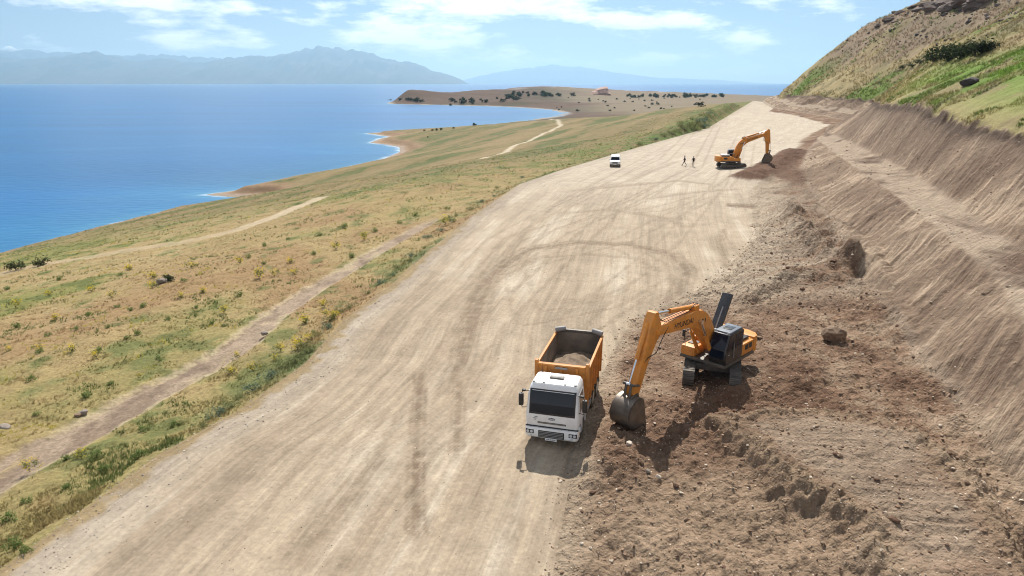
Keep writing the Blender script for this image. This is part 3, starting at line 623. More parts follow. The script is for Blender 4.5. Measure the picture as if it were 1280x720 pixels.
def wheel(parent, c, r, w, dual=False, side=1):
    """axis along local x; outer face towards side"""
    x, y, z = c
    m = MB(); n = 28; prof = [(-w/2, r*.62), (-w/2, r*.93), (-w*.40, r), (w*.40, r), (w/2, r*.93), (w/2, r*.62)]
    for off in ([0, -side * w * 1.12] if dual else [0]):
        m.loft([[(x + off + p, y + q * math.cos(t), z + q * math.sin(t)) for t in [2 * math.pi * i / n for i in range(n)]] for p, q in prof], caps=False)
    ty = m.build('tyre', MT['rubber'], parent)
    h = MB(); xo = x + side * w * .5
    h.loft([[(x + side * p, y + q * math.cos(t), z + q * math.sin(t)) for t in [2 * math.pi * i / n for i in range(n)]] for p, q in ((w*.46, r*.64), (w*.44, r*.56), (w*.15, r*.48), (w*.10, r*.22), (w*.32, r*.20), (w*.34, r*.02))], caps=True)
    rm = h.build('rim', MT['rim'], ty)
    b = MB()
    for i in range(8):
        t = 2 * math.pi * i / 8; b.cyl((x + side * w * .10, y + r * .33 * math.cos(t), z + r * .33 * math.sin(t)), (x + side * w * .22, y + r * .33 * math.cos(t), z + r * .33 * math.sin(t)), .025, n=6)
    b.build('wheel_nuts', MT['steel'], ty)['kind'] = 'stuff'
    return ty
# ------------------------------------------------------------------ tipper truck (front at y = 0, body towards -y)
def tipper_truck(loc, rz):
    t = empty('tipper_truck', loc, rz)
    tag(t, 'white cab tipper truck with empty orange dump box parked on dirt road', 'truck')
    # chassis
    c = MB()
    for s in (-1, 1): c.box(s * .36 - .05, s * .36 + .05, -6.7, -.35, .72, .98)
    for y in (-1.0, -2.2, -3.4, -4.6, -6.0): c.box(-.31, .31, y - .06, y + .06, .76, .94)
    c.build('chassis', MT['steel'], t, .01)
    # cab shell
    k = MB(); k.loft([rrect(1.19, -1.78, -.06, .92, .10), rrect(1.23, -1.80, -.02, 1.10, .14), rrect(1.24, -1.80, .00, 1.50, .16),
                      rrect(1.20, -1.79, -.07, 2.0, .17), rrect(1.14, -1.76, -.22, 2.62, .18), rrect(1.10, -1.73, -.32, 2.80, .18), rrect(1.02, -1.66, -.44, 2.92, .16), rrect(.88, -1.5, -.62, 2.96, .12)])
    cab = k.build('cab', MT['white'], t, 0, 28)
    def front(z, e=0.0):            # y of the front face at height z
        return float(np.interp(z, [.92, 1.1, 1.5, 2.0, 2.62, 2.8], [-.06, -.02, 0, -.07, -.22, -.32])) + e
    def slab(m, x0, x1, z0, z1, e0, e1, n=5):
        for i in range(n):
            a = z0 + (z1 - z0) * i / n; b = z0 + (z1 - z0) * (i + 1) / n
            m.hexa([(x0, front(a, e0), a), (x1, front(a, e0), a), (x1, front(a, e1), a), (x0, front(a, e1), a), (x0, front(b, e0), b), (x1, front(b, e0), b), (x1, front(b, e1), b), (x0, front(b, e1), b)])
        return m
    m = MB(); slab(m, -1.06, 1.06, 1.56, 2.70, -.05, .012); ws = m.build('windscreen_seal', MT['black'], t)
    m = MB(); slab(m, -1.00, 1.00, 1.66, 2.62, -.04, .020); m.build('windscreen', MT['glass'], ws)
    for x0, x1 in ((-.75, -.05), (.05, .75)):
        m = MB(); m.tube([(x0, front(1.62, .03), 1.62), (x1, front(1.68, .035), 1.68)], .012, 6).build('wiper', MT['black'], ws)
    # front panel: seam, air slot, badge, small decals
    m = MB(); slab(m, -1.225, 1.225, .905, .955, -.05, .028, 1); m.build('seam', MT['black'], t)
    m = MB(); slab(m, -.66, .66, 1.10, 1.19, -.05, .012, 1); gs = m.build('air_slot', MT['steel'], t, .01)
    m = MB(); slab(m, -.62, .62, 1.135, 1.155, -.05, .02, 1); m.build('slot_bar', MT['grey'], gs)
    def ell(rx, rz, y, z, n=24): return [(rx * math.cos(2 * math.pi * i / n), y, z + rz * math.sin(2 * math.pi * i / n)) for i in range(n)]
    m = MB(); m.loft([ell(.165, .072, front(1.38, -.03), 1.38), ell(.165, .072, front(1.38, .016), 1.38)]); bd = m.build('badge', MT['silver'], t)
    m = MB(); m.loft([ell(.148, .058, front(1.38, -.02), 1.38), ell(.148, .058, front(1.38, .022), 1.38)]); m.build('badge_field', MT['blue'], bd)
    text_mesh('badge_script', 'Ford', .10, MT['silver'], Matrix.Translation((0, front(1.38, .026), 1.375)) @ Matrix.Rotation(math.pi, 4, 'Z') @ Matrix.Rotation(math.pi / 2, 4, 'X'), bd, .002)
    m = MB()
    for i in range(3): m.box(.66 + .05 * i, .80 + .08 * (i % 2), front(1.42 - .07 * i, -.02), front(1.42 - .07 * i, .014), 1.40 - .075 * i, 1.435 - .075 * i)
    m.build('decal', MT['grey'], t)
    # bumper
    m = MB(); m.loft([rrect(1.20, -.62, .02, .40, .14), rrect(1.245, -.64, .075, .48, .18), rrect(1.25, -.64, .085, .80, .18), rrect(1.235, -.62, .05, .895, .16)]); m.build('bumper', MT['white'], t, 0, 30)
    m = MB(); m.box(-.60, .60, -.02, .094, .46, .80); g = m.build('grille', MT['black'], t, .01)
    for i in range(4):
        z = .50 + .075 * i; m = MB(); m.box(-.56, .56, .02, .112, z, z + .035).build('grille_slat', MT['grey'], g, .006)
    for s in (-1, 1):
        m = MB(); m.box(s * 1.0 - .19, s * 1.0 + .19, -.02, .092, .60, .80); hl = m.build('headlight', MT['black'], t, .015)
        for dx in (-.085, .09):
            m = MB(); m.cyl((s * 1.0 + dx, .05, .70), (s * 1.0 + dx, .104, .70), .075, .07, 14).build('lens', MT['lamp'], hl)
        m = MB(); m.cyl((s * .95, .0, .52), (s * .95, .098, .52), .06, .055, 12).build('fog_lamp', MT['lamp'], t)
        m = MB(); m.box(s * 1.235 - .02, s * 1.235 + .02, -.28, -.12, .66, .76).build('indicator', MT['amber'], t, .006)
    m = MB(); m.box(-.27, .27, .08, .112, .335, .455); pl = m.build('number_plate', MT['plate'], t)
    m = MB()
    for i, w in enumerate((.05, .03, .05, .05, .02, .05, .04)): m.box(-.21 + .062 * i, -.21 + .062 * i + w * .8, .11, .116, .37, .42)
    m.build('plate_marks', MT['black'], pl)['kind'] = 'stuff'
    # roof hatch and marker lights
    m = MB(); m.box(-.33, .33, -1.18, -.92, 2.94, 3.03); h = m.build('roof_hatch', MT['steel'], t, .02)
    m = MB(); m.box(-.28, .28, -1.13, -.97, 3.02, 3.045).build('hatch_lid', MT['grey'], h)
    for x in (-.95, -.5, .5, .95):
        m = MB(); m.box(x - .06, x + .06, -.56, -.46, 2.885, 2.955).build('marker_light', MT['grey'], t, .015)
    for x in (-.7, -.42, .42, .7): m = MB(); m.box(x - .025, x + .025, -1.55, -.62, 2.945, 2.985).build('roof_rib', MT['white'], t, .008)
    m = MB(); m.cyl((.80, -1.5, 2.9), (.80, -1.62, 3.7), .010, .006, 6).build('antenna', MT['black'], t)
    # doors
    for s in (-1, 1):
        def sx(z): return float(np.interp(z, [.92, 1.1, 1.5, 2.0, 2.62], [1.19, 1.23, 1.24, 1.20, 1.14]))
        def pan(m, y0, y1, z0, z1, e, n=4):
            for i in range(n):
                a = z0 + (z1 - z0) * i / n; b = z0 + (z1 - z0) * (i + 1) / n; xa, xb = sx(a), sx(b)
                m.hexa([(s * (xa - .05), y0, a), (s * (xa + e), y0, a), (s * (xa + e), y1, a), (s * (xa - .05), y1, a), (s * (xb - .05), y0, b), (s * (xb + e), y0, b), (s * (xb + e), y1, b), (s * (xb - .05), y1, b)])
            return m
        d = pan(MB(), -1.38, -.30, 1.0, 2.55, .012).build('door', MT['white'], t, 0)
        pan(MB(), -1.30, -.42, 1.68, 2.47, .020, 3).build('door_window', MT['glass'], d)
        m = MB(); m.box(s * 1.235, s * 1.275, -1.28, -1.10, 1.42, 1.47).build('door_handle', MT['black'], d, .006)
        # mirrors
        m = MB(); m.tube([(s * 1.13, -.28, 2.55), (s * 1.40, -.14, 2.56), (s * 1.47, -.14, 2.40)], .018); m.build('mirror_arm', MT['black'], t)
        m = MB(); m.tube([(s * 1.20, -.18, 1.76), (s * 1.42, -.14, 1.74), (s * 1.47, -.14, 1.92)], .018); m.build('mirror_arm', MT['black'], t)
        m = MB(); m.loft([rrect(.10, -.22, -.06, 1.86, .04), rrect(.11, -.23, -.05, 1.94, .05), rrect(.11, -.23, -.05, 2.36, .05), rrect(.09, -.22, -.06, 2.44, .04)])
        m.v = [(p[0] + s * 1.47, p[1], p[2]) for p in m.v]; m.build('mirror', MT['black'], t, 0, 40)
        m = MB(); m.box(s * 1.34 - .09, s * 1.34 + .09, -.20, -.08, 2.56, 2.66).build('wide_angle_mirror', MT['black'], t, .03)
        # step, wheel arch
        m = MB(); m.box(s * .98 - .22, s * .98 + .24, -.92, -.60, .40, .90); st = m.build('entry_step', MT['black'], t, .02)
        m = MB(); m.box(s * 1.0 - .2, s * 1.0 + .26, -.88, -.64, .52, .57).build('tread', MT['steel'], st)
        m = MB(); n = 10
        ring = lambda rr: [(rr * math.cos(R(180 * i / n)), rr * math.sin(R(180 * i / n))) for i in range(n + 1)]
        prof = [(-1.38 + a, .52 + b) for a, b in ring(.66)] + [(-1.38 + a, .52 + b) for a, b in ring(.58)][::-1]
        m.prism(prof, s * .86, s * 1.23).build('wheel_arch', MT['white'] if s > 0 else MT['white'], t)
        wheel(t, (s * 1.04, -1.38, .51), .51, .30, False, s)
        for y in (-4.55, -5.88): wheel(t, (s * 1.08, y, .51), .51, .27, True, s)
        m = MB()
        for y in (-4.55, -5.88):
            prof = [(y + a, .52 + b) for a, b in ring(.63)] + [(y + a, .52 + b) for a, b in ring(.60)][::-1]; m.prism(prof, s * .62, s * 1.23)
        m.build('mudguard', MT['black'], t)
        m = MB(); m.cyl((s * .92, -2.05, .72), (s * .92, -3.1, .72), .29, n=18).build('fuel_tank' if s > 0 else 'air_tank', MT['grey'], t)
        m = MB()
        for z in (.62, .86): m.box(s * 1.20 - .02, s * 1.20 + .02, -3.85, -1.98, z, z + .1)
        m.box(s * 1.16 - .03, s * 1.16 + .03, -2.1, -2.02, .55, 1.0); m.box(s * 1.16 - .03, s * 1.16 + .03, -3.8, -3.72, .55, 1.0)
        m.build('side_guard', MT['grey'], t)
    for y, r_ in ((-1.38, .07), (-4.55, .11), (-5.88, .11)): m = MB(); m.cyl((-1.02, y, .51), (1.02, y, .51), r_).build('axle', MT['steel'], t)
    m = MB(); m.cyl((.78, -1.92, 1.0), (.78, -1.92, 2.45), .07, n=12); m.box(.55, 1.0, -2.02, -1.84, 1.0, 1.5); m.build('air_intake', MT['black'], t)
    # ---- dump box
    y0, y1, zb, zt = -6.75, -2.06, 1.18, 3.02; hw = 1.25
    b = MB()
    b.box(-hw + .1, hw - .1, y0, y1, zb, zb + .08)
    for s in (-1, 1): b.hexa([(s * (hw - .14), y0, zb), (s * (hw - .07), y0, zb), (s * (hw - .07), y1, zb), (s * (hw - .14), y1, zb), (s * (hw - .06), y0, zt), (s * hw, y0, zt), (s * hw, y1, zt), (s * (hw - .06), y1, zt)])
    box = b.build('dump_box', MT['tip'], t, .008)
    for s in (-1, 1):
        m = MB(); m.box(s * hw - .075, s * hw + .045, y0, y1 + .02, zt - .02, zt + .10).build('top_rail', MT['tip'], box, .015)
        for i in range(6):
            y = y1 - .25 - i * .84; m = MB()
            m.hexa([(s * (hw - .09), y - .07, zb), (s * (hw + .05), y - .05, zb), (s * (hw + .05), y + .05, zb), (s * (hw - .09), y + .07, zb), (s * (hw - .02), y - .07, zt), (s * (hw + .07), y - .05, zt), (s * (hw + .07), y + .05, zt), (s * (hw - .02), y + .07, zt)])
            m.build('side_rib', MT['tip'], box)
        m = MB(); m.hexa([(s * (hw - .155), y0 + .07, zb + .1), (s * (hw - .145), y0 + .07, zb + .1), (s * (hw - .145), y1 - .07, zb + .1), (s * (hw - .155), y1 - .07, zb + .1), (s * (hw - .085), y0 + .07, zt - .02), (s * (hw - .07), y0 + .07, zt - .02), (s * (hw - .07), y1 - .07, zt - .02), (s * (hw - .085), y1 - .07, zt - .02)]).build('side_lining', MT['inner'], box)
        # corner posts that stand above the headboard
        m = MB(); m.box(s * (hw - .02) - .10, s * (hw - .02) + .07, y1 - .12, y1 + .07, 2.2, zt + .34).build('corner_post', MT['tip'], box, .03)
    hb = MB(); hb.box(-hw + .02, hw - .02, y1 - .05, y1 + .03, 1.30, zt + .12); hd = hb.build('headboard', MT['tip'], t, .01)
    m = MB(); m.box(-hw + .1, hw - .1, y1 - .12, y1 + .10, zt + .12, zt + .20).build('headboard_lip', MT['tip'], hd, .02)
    for x in (-.75, 0, .75): m = MB(); m.box(x - .06, x + .06, y1 + .03, y1 + .09, 1.32, zt + .10).build('headboard_rib', MT['tip'], hd, .01)
    m = MB(); m.box(-.30, .30, y1 + .085, y1 + .10, zt - .02, zt + .08).build('headboard_plate', MT['grey'], hd)
    m = MB(); m.box(-hw + .10, hw - .10, y1 - .065, y1 - .052, 1.3, zt + .10).build('headboard_lining', MT['inner'], hd)
    m = MB(); m.hexa([(-hw + .06, y0 - .07, zb), (hw - .06, y0 - .07, zb), (hw - .06, y0 + .01, zb), (-hw + .06, y0 + .01, zb), (-hw + .02, y0 - .09, zt + .12), (hw - .02, y0 - .09, zt + .12), (hw - .02, y0 - .01, zt + .12), (-hw + .02, y0 - .01, zt + .12)]); tg = m.build('tailgate', MT['inner'], t, .01)
    m = MB(); m.box(-hw, hw, y0 - .14, y0 + .03, zt + .10, zt + .26).build('tailgate_beam', MT['steel'], tg, .03)
    for s in (-1, 1):
        m = MB(); m.cyl((s * .72, y0 + .02, zt + .32), (s * 1.27, y0 + .12, zt + .22), .13, .15, 12).build('rolled_tarp', MT['grey'], tg)
    # dust and a little earth left on the floor
    n = 26; g = np.linspace(-1, 1, n); GX, GY = np.meshgrid(g * (hw - .16), (y0 + y1) / 2 + g * (y1 - y0 - .2) / 2)
    zz = zb + .80 + .55 * np.exp(-((GX / .8) ** 2 + ((GY + 4.6) / 1.5) ** 2)) * (1 + .6 * fbm(GX.ravel() * 2, GY.ravel() * 2, 3, 5).reshape(GX.shape)) + .03 * fbm(GX.ravel() * 6, GY.ravel() * 6, 2, 6).reshape(GX.shape)
    mesh_from('earth_residue', np.stack([GX.ravel(), GY.ravel(), zz.ravel()], 1), grid_faces(n, n), MT['load'], True, None, box)
    # sub frame and tipping ram
    m = MB(); m.box(-.5, .5, -6.6, -2.2, .99, 1.16); m.build('sub_frame', MT['steel'], t)
    m = MB(); m.box(-1.15, 1.15, y0 + .0, y0 + .08, .55, .70); ub = m.build('rear_bar', MT['steel'], t)
    for s in (-1, 1): m = MB(); m.box(s * .9 - .18, s * .9 + .18, y0 - .03, y0 + .0, .72, .86).build('tail_light', MT['red'], ub)
    return t
TRX, TRY = 1.80, 27.95
tipper_truck((TRX, TRY, gz(TRX, TRY + 1.5) + .01), R(164.5))

# ------------------------------------------------------------------ excavators (boom points to local +y, swing axis at the origin)
def excavator(loc, heading, track_rot, boom_a, stick_a, label, lettering=True, hood_open=True, bucket_a=0.0):
    e = empty('excavator', loc, heading); tag(e, label, 'excavator', None)
    # undercarriage, turned by track_rot about the swing axis
    uc = MB(); cr, sr = math.cos(track_rot), math.sin(track_rot)
    def rot(m): m.v = [(p[0] * cr - p[1] * sr, p[0] * sr + p[1] * cr, p[2]) for p in m.v]; return m
    uc.box(-1.0, 1.0, -.75, .75, .55, .92); uc.cyl((0, 0, .9), (0, 0, 1.12), .72, n=24)
    rot(uc).build('undercarriage', MT['steel'], e, .03)
    L2, rr = 1.72, .42
    for s in (-1, 1):
        pts = []      # belt centre line
        per = 2 * (2 * L2) + 2 * math.pi * rr; n = 50
        for i in range(n):
            d = per * i / n
            if d < 2 * L2: pts.append((-L2 + d, 2 * rr, 0))
            elif d < 2 * L2 + math.pi * rr: a = (d - 2 * L2) / rr; pts.append((L2 + rr * math.sin(a), rr + rr * math.cos(a), -a))
            elif d < 4 * L2 + math.pi * rr: pts.append((L2 - (d - 2 * L2 - math.pi * rr), 0, math.pi))
            else: a = (d - 4 * L2 - math.pi * rr) / rr; pts.append((-L2 - rr * math.sin(a), rr - rr * math.cos(a), math.pi - a))
        m = MB(); hw = .30; xc = s * 1.20; l = per / n * .46
        for y, z, a in pts:
            ca, sa = math.cos(a), math.sin(a)
            def P(x, u, v): return (xc + x, y + u * ca - v * sa, z + .05 + u * sa + v * ca)
            m.hexa([P(-hw, -l, -.03), P(hw, -l, -.03), P(hw, l, -.03), P(-hw, l, -.03), P(-hw, -l, .02), P(hw, -l, .02), P(hw, l, .02), P(-hw, l, .02)])
            m.hexa([P(-hw, -.02, .01), P(hw, -.02, .01), P(hw, .015, .01), P(-hw, .015, .01), P(-hw, -.012, .055), P(hw, -.012, .055), P(hw, .008, .055), P(-hw, .008, .055)])
        tr = rot(m).build('track', MT['steel'], e, 0)
        m = MB(); m.box(xc - .16, xc + .16, -L2 + .1, L2 - .1, .22, .72); rot(m).build('track_frame', MT['steel'], tr, .04)
        for yy, nm in ((-L2, 'sprocket'), (L2, 'idler')):
            m = MB(); m.cyl((xc - .2, yy, rr + .05), (xc + .2, yy, rr + .05), rr - .06, n=20); m.cyl((xc - .24, yy, rr + .05), (xc + .24, yy, rr + .05), .15, n=12); rot(m).build(nm, MT['steel'], tr)
        for i in range(6):
            y = -1.25 + .5 * i; m = MB(); m.cyl((xc - .22, y, .20), (xc + .22, y, .20), .12, n=10); rot(m).build('roller', MT['steel'], tr)
    # upper structure
    m = MB(); m.prism([(-1.35, 1.25), (1.35, 1.25), (1.35, -2.1), (1.0, -2.75), (-1.0, -2.75), (-1.35, -2.1)], 1.12, 1.30, 'z'); m.build('deck', MT['steel'], e, .02)
    m = MB(); cw = [(-1.36, -1.95), (1.36, -1.95), (1.34, -2.35), (1.05, -2.72), (.55, -2.86), (-.55, -2.86), (-1.05, -2.72), (-1.34, -2.35)]
    m.prism(cw, 1.18, 2.12, 'z'); cwt = m.build('counterweight', MT['orange'], e, .08)
    m = MB(); m.box(-1.20, 1.20, -2.2, -.2, 1.3, 2.02); m.build('engine_housing', MT['orange'], e, .05)
    # side doors with louvres (the machine's left side behind the cab)
    m = MB(); m.box(-1.345, -1.19, -1.92, -.62, 1.34, 2.0); sd_ = m.build('side_door', MT['orange'], e, .03)
    for y in (-1.72, -1.28):
        m = MB(); m.box(-1.356, -1.34, y - .02, y + .34, 1.60, 1.90); lo = m.build('louvre', MT['black'], sd_)
        for i in range(4): m = MB(); m.box(-1.362, -1.35, y, y + .32, 1.63 + .068 * i, 1.65 + .068 * i).build('louvre_slat', MT['steel'], lo)
    m = MB(); m.box(1.19, 1.345, -1.92, .10, 1.34, 2.0); sr_ = m.build('side_door', MT['orange'], e, .03)
    m = MB(); m.box(1.34, 1.356, -1.6, -1.0, 1.55, 1.9).build('louvre', MT['black'], sr_)
    m = MB(); m.box(.50, 1.34, .10, 1.22, 1.30, 1.82); tb = m.build('fuel_tank', MT['orange'], e, .06)
    m = MB(); m.box(.62, 1.30, .70, 1.26, 1.30, 1.55).build('tool_box', MT['orange'], tb, .04)
    m = MB(); m.box(.72, 1.2, .2, .75, 1.82, 1.86).build('tread_plate', MT['steel'], tb)
    # engine bonnet
    m = MB(); m.box(-.62, 1.0, -1.95, -.55, 2.02, 2.20); bn = m.build('engine_bay', MT['steel'], e, .03)
    m = MB(); m.cyl((.55, -.85, 2.1), (.55, -.85, 2.62), .07, .07, 12); m.cyl((.55, -.85, 2.62), (.55, -.93, 2.76), .07, .06, 12); m.build('exhaust', MT['steel'], e)
    if hood_open:
        m = MB(); a = R(72); y0, z0 = -.50, 2.12; u = (-math.cos(a) * .0, 0); 
        # lid hinged at its front edge, thrown open to near upright
        def Q(x, l, h): return (x, -.42 - l * .50 + h * .86, 2.15 + l * .86 + h * .3)
        m.hexa([Q(-.02, 0, 0), Q(.62, 0, 0), Q(.62, 0, .12), Q(-.02, 0, .12), Q(-.02, 2.55, 0), Q(.62, 2.55, 0), Q(.62, 2.55, .12), Q(-.02, 2.55, .12)])
        hd = m.build('raised_bonnet', MT['darkpaint'], e, .02)
        m = MB(); m.hexa([Q(.26, .45, .118), Q(.34, .45, .118), Q(.34, .45, .13), Q(.26, .45, .13), Q(.26, 1.75, .118), Q(.34, 1.75, .118), Q(.34, 1.75, .13), Q(.26, 1.75, .13)]).build('bonnet_rib', MT['grey'], hd)
        m = MB(); m.tube([(.3, -1.35, 2.2), (.3, -.98, 3.0)], .02).build('bonnet_stay', MT['chrome'], e)
    else:
        m = MB(); m.box(-.60, .98, -1.93, -.57, 2.20, 2.36); hd = m.build('bonnet', MT['white'], e, .06)
    m = MB(); m.box(-1.1, -.65, -1.8, -.95, 2.02, 2.16).build('air_cleaner_cover', MT['black'], e, .03)
    # cab
    cb = MB(); cx0, cx1 = -1.36, -.38
    prof = [(-.55, 1.30), (1.18, 1.30), (1.34, 1.62), (1.30, 2.15), (.98, 2.98), (-.45, 3.02), (-.62, 2.9), (-.62, 1.45)]
    cb.prism(prof, cx0, cx1); cab = cb.build('cab', MT['darkpaint'], e, .05)
    m = MB(); m.prism([(-.50, 3.0), (.92, 2.96), (.86, 3.06), (-.42, 3.10)], cx0 + .05, cx1 - .05); rf = m.build('cab_roof', MT['bluegrey'], cab, .03)
    m = MB(); m.box(cx0 + .25, cx1 - .25, -.15, .45, 3.07, 3.10).build('roof_hatch', MT['darkpaint'], rf, .01)
    m = MB()
    m.hexa([(cx0 + .09, 1.30, 2.18), (cx1 - .09, 1.30, 2.18), (cx1 - .09, 1.325, 2.18), (cx0 + .09, 1.325, 2.18), (cx0 + .09, .995, 2.92), (cx1 - .09, .995, 2.92), (cx1 - .09, 1.02, 2.92), (cx0 + .09, 1.02, 2.92)])
    m.build('windscreen', MT['glass'], cab)
    m = MB(); m.hexa([(cx0 + .09, 1.33, 1.66), (cx1 - .09, 1.33, 1.66), (cx1 - .09, 1.355, 1.66), (cx0 + .09, 1.355, 1.66), (cx0 + .09, 1.30, 2.12), (cx1 - .09, 1.30, 2.12), (cx1 - .09, 1.325, 2.12), (cx0 + .09, 1.325, 2.12)]).build('lower_screen', MT['glass'], cab)
    for s, x in ((-1, cx0), (1, cx1)):
        m = MB(); m.prism([(.38, 2.12), (1.20, 2.12), (.92, 2.88), (.38, 2.88)], x - .012, x + .012).build('side_window', MT['glass'], cab)
        m = MB(); m.prism([(-.48, 2.12), (.28, 2.12), (.28, 2.88), (-.48, 2.88)], x - .012, x + .012).build('rear_side_window', MT['glass'], cab)
    m = MB(); m.prism([(-.50, 1.36), (1.16, 1.36), (1.28, 1.64), (1.26, 2.06), (-.50, 2.06)], cx0 - .018, cx0 + .01); dr = m.build('cab_door', MT['darkpaint'], cab)
    m = MB(); m.box(cx0 - .05, cx0 - .02, .9, 1.08, 1.86, 1.9).build('door_handle', MT['grey'], dr)
    m = MB(); m.tube([(cx0 - .06, .5, 1.6), (cx0 - .06, .5, 2.5)], .016).build('grab_rail', MT['grey'], cab)
    for x in (cx0 + .12, cx1 - .12): m = MB(); m.box(x - .07, x + .07, .92, 1.02, 3.04, 3.14).build('work_light', MT['lamp'], cab, .015)
    m = MB(); m.tube([(1.28, .9, 1.8), (1.36, .95, 2.35)], .018); m.build('mirror_arm', MT['black'], e)
    m = MB(); m.box(1.28, 1.46, .93, .99, 2.2, 2.6).build('mirror', MT['black'], e, .02)
    m = MB(); m.tube([(1.2, .15, 1.85), (1.2, .15, 2.55), (1.2, -.9, 2.55), (1.2, -.9, 2.05)], .02); m.tube([(.7, .15, 1.85), (.7, .15, 2.55), (.7, -.5, 2.55)], .02); m.build('handrail', MT['steel'], e)
    # ---- front equipment in the (y, z) plane
    F0 = Vector((.25, 1.78)); PIN0 = Vector((6.05, 1.3 + 3.42 * .871))
    def rt(p, c, a): p = Vector(p) - c; return Vector((p.x * math.cos(a) - p.y * math.sin(a), p.x * math.sin(a) + p.y * math.cos(a))) + c
    B = lambda p: rt((p[0], 1.78 + (p[1] - 1.78) * .85), F0, boom_a); PIN = B((6.05, 4.72))
    S = lambda p: rt(Vector((p[0], 1.3 + (p[1] - 1.3) * .871)) + (PIN - PIN0), PIN, stick_a)
    bo = [(.02, 1.72), (.10, 2.05), (.55, 3.0), (1.05, 3.85), (1.55, 4.48), (2.1, 4.86), (2.75, 4.98), (3.6, 4.98), (5.0, 4.96), (6.05, 4.98), (6.28, 4.80), (6.25, 4.55), (6.05, 4.45), (4.8, 4.28), (3.4, 4.10), (2.75, 3.92), (2.25, 3.60), (1.75, 3.05), (1.2, 2.35), (.62, 1.68), (.30, 1.50)]
    m = MB(); m.prism([tuple(B(p)) for p in bo], -.29, .29); bm_ = m.build('boom', MT['orange'], e, .025)
    if lettering:
        for s in (-1, 1):
            c2 = B((3.9, 4.52)); a = boom_a + R(3.5)
            Mx = Matrix.Translation((s * .2935, c2.x, c2.y)) @ Matrix.Rotation(a, 4, 'X')
            Mx = Mx @ (Matrix.Rotation(math.pi / 2, 4, 'Z') if s > 0 else Matrix.Rotation(-math.pi / 2, 4, 'Z')) @ Matrix.Rotation(math.pi / 2, 4, 'X')
            text_mesh('lettering', 'HYUNDAI', .40, MT['black'], Mx, bm_, .004)
    for s in (-1, 1):
        for y, w in ((1.78, .10), (2.05, .16), (2.30, .09)): q = B((y, 4.15)); m = MB(); m.box(s * .286, s * .296, q.x - w / 2, q.x + w / 2, q.y - .09, q.y + .11).build('warning_mark', MT['black'], bm_)
    def ram(name, p, q, x, r, frac, par):
        p = Vector((x, p[0], p[1])); q = Vector((x, q[0], q[1])); k = p.lerp(q, frac)
        m = MB(); m.cyl(p, k, r, n=14); m.cyl(k - (k - p).normalized() * .1, k, r * 1.15, n=14); a = m.build(name, MT['orange'], par)
        m = MB(); m.cyl(k, q, r * .55, n=12); m.cyl((x - r * 1.1, q.y, q.z), (x + r * 1.1, q.y, q.z), r * .9, n=12); m.build('rod', MT['chrome'], a)
    bl = B((2.45, 4.25))
    for x in (-.42, .42): ram('boom_cylinder', (.95, 1.55), bl, x, .105, .62, e)
    m = MB(); m.cyl((-.52, bl.x, bl.y), (.52, bl.x, bl.y), .08); m.build('boom_pin', MT['steel'], bm_)
    st = [(6.22, 5.86), (6.50, 5.86), (6.70, 5.45), (6.90, 4.75), (7.30, 3.45), (7.92, 1.55), (7.86, 1.30), (7.62, 1.24), (7.48, 1.42), (6.85, 3.05), (6.20, 4.15), (5.88, 4.50), (5.80, 4.80), (5.95, 5.15)]
    m = MB(); m.prism([tuple(S(p)) for p in st], -.24, .24); sk = m.build('stick', MT['orange'], e, .025)
    tl = S((6.34, 5.70)); bt = B((2.55, 5.15)); ram('stick_cylinder', bt, tl, 0, .12, .62, e)
    m = MB(); q = B((2.55, 5.0)); m.box(-.2, .2, q.x - .22, q.x + .22, q.y - .12, q.y + .22); m.build('cylinder_bracket', MT['orange'], bm_, .02)
    bc_, be = S((6.72, 5.30)), S((8.02, 2.15)); ram('bucket_cylinder', bc_, be, 0, .095, .60, e)
    m = MB()
    for x in (-.27, .27):
        a, b2 = S((7.58, 2.0)), be; m.cyl((x, a.x, a.y), (x, b2.x, b2.y), .06); b3 = S((8.15, 1.32)); m.cyl((x * .5, b2.x, b2.y), (x * .5, b3.x, b3.y), .065)
    m.cyl((-.3, be.x, be.y), (.3, be.x, be.y), .07); m.build('bucket_linkage', MT['steel'], e)
    # hydraulic hoses
    m = MB(); h0, h1, h2, h3 = B((2.2, 4.95)), B((2.35, 5.3)), B((2.75, 5.35)), B((3.2, 5.05))
    for x in (-.12, .10): m.tube([(x, *h0), (x + .05, *h1), (x, *h2), (x, *h3), (x, *B((5.4, 5.02))), (x, *B((5.9, 5.35))), (x + .02, *S((6.1, 5.2)))], .022, 6)
    for x in (-.26, .26): m.tube([(x, *B((5.2, 4.9))), (x * 1.25, *B((5.9, 4.2))), (x * 1.3, *S((6.35, 3.55))), (x, *S((6.9, 3.4))), (x * .85, *S((7.2, 3.2)))], .022, 6)
    m.build('hydraulic_hose', MT['black'], e)
    # bucket
    BP = S((7.70, 1.38)); 
    def K(p): return rt(Vector(p) + (BP - Vector((7.70, 1.38))), BP, stick_a + bucket_a)
    outer = [(7.50, 1.30), (7.78, 1.46), (8.22, 1.40), (8.58, 1.14), (8.74, .78), (8.70, .40), (8.48, .10), (8.14, -.06), (7.60, -.14), (7.15, -.16)]
    inner = [(7.15, -.11), (7.60, -.08), (8.10, .0), (8.42, .16), (8.62, .44), (8.65, .76), (8.50, 1.07), (8.18, 1.32), (7.80, 1.38), (7.56, 1.24)]
    m = MB(); m.prism([tuple(K(p)) for p in outer + inner], -.53, .53); bk = m.build('bucket', MT['wsteel'], e)
    for s in (-1, 1): m = MB(); m.prism([tuple(K(p)) for p in outer[:1] + inner[::-1][1:-1] + [(7.22, -.10), (7.30, .35), (7.42, .85)]], s * .53 - .035, s * .53 + .035).build('bucket_side', MT['wsteel'], bk)
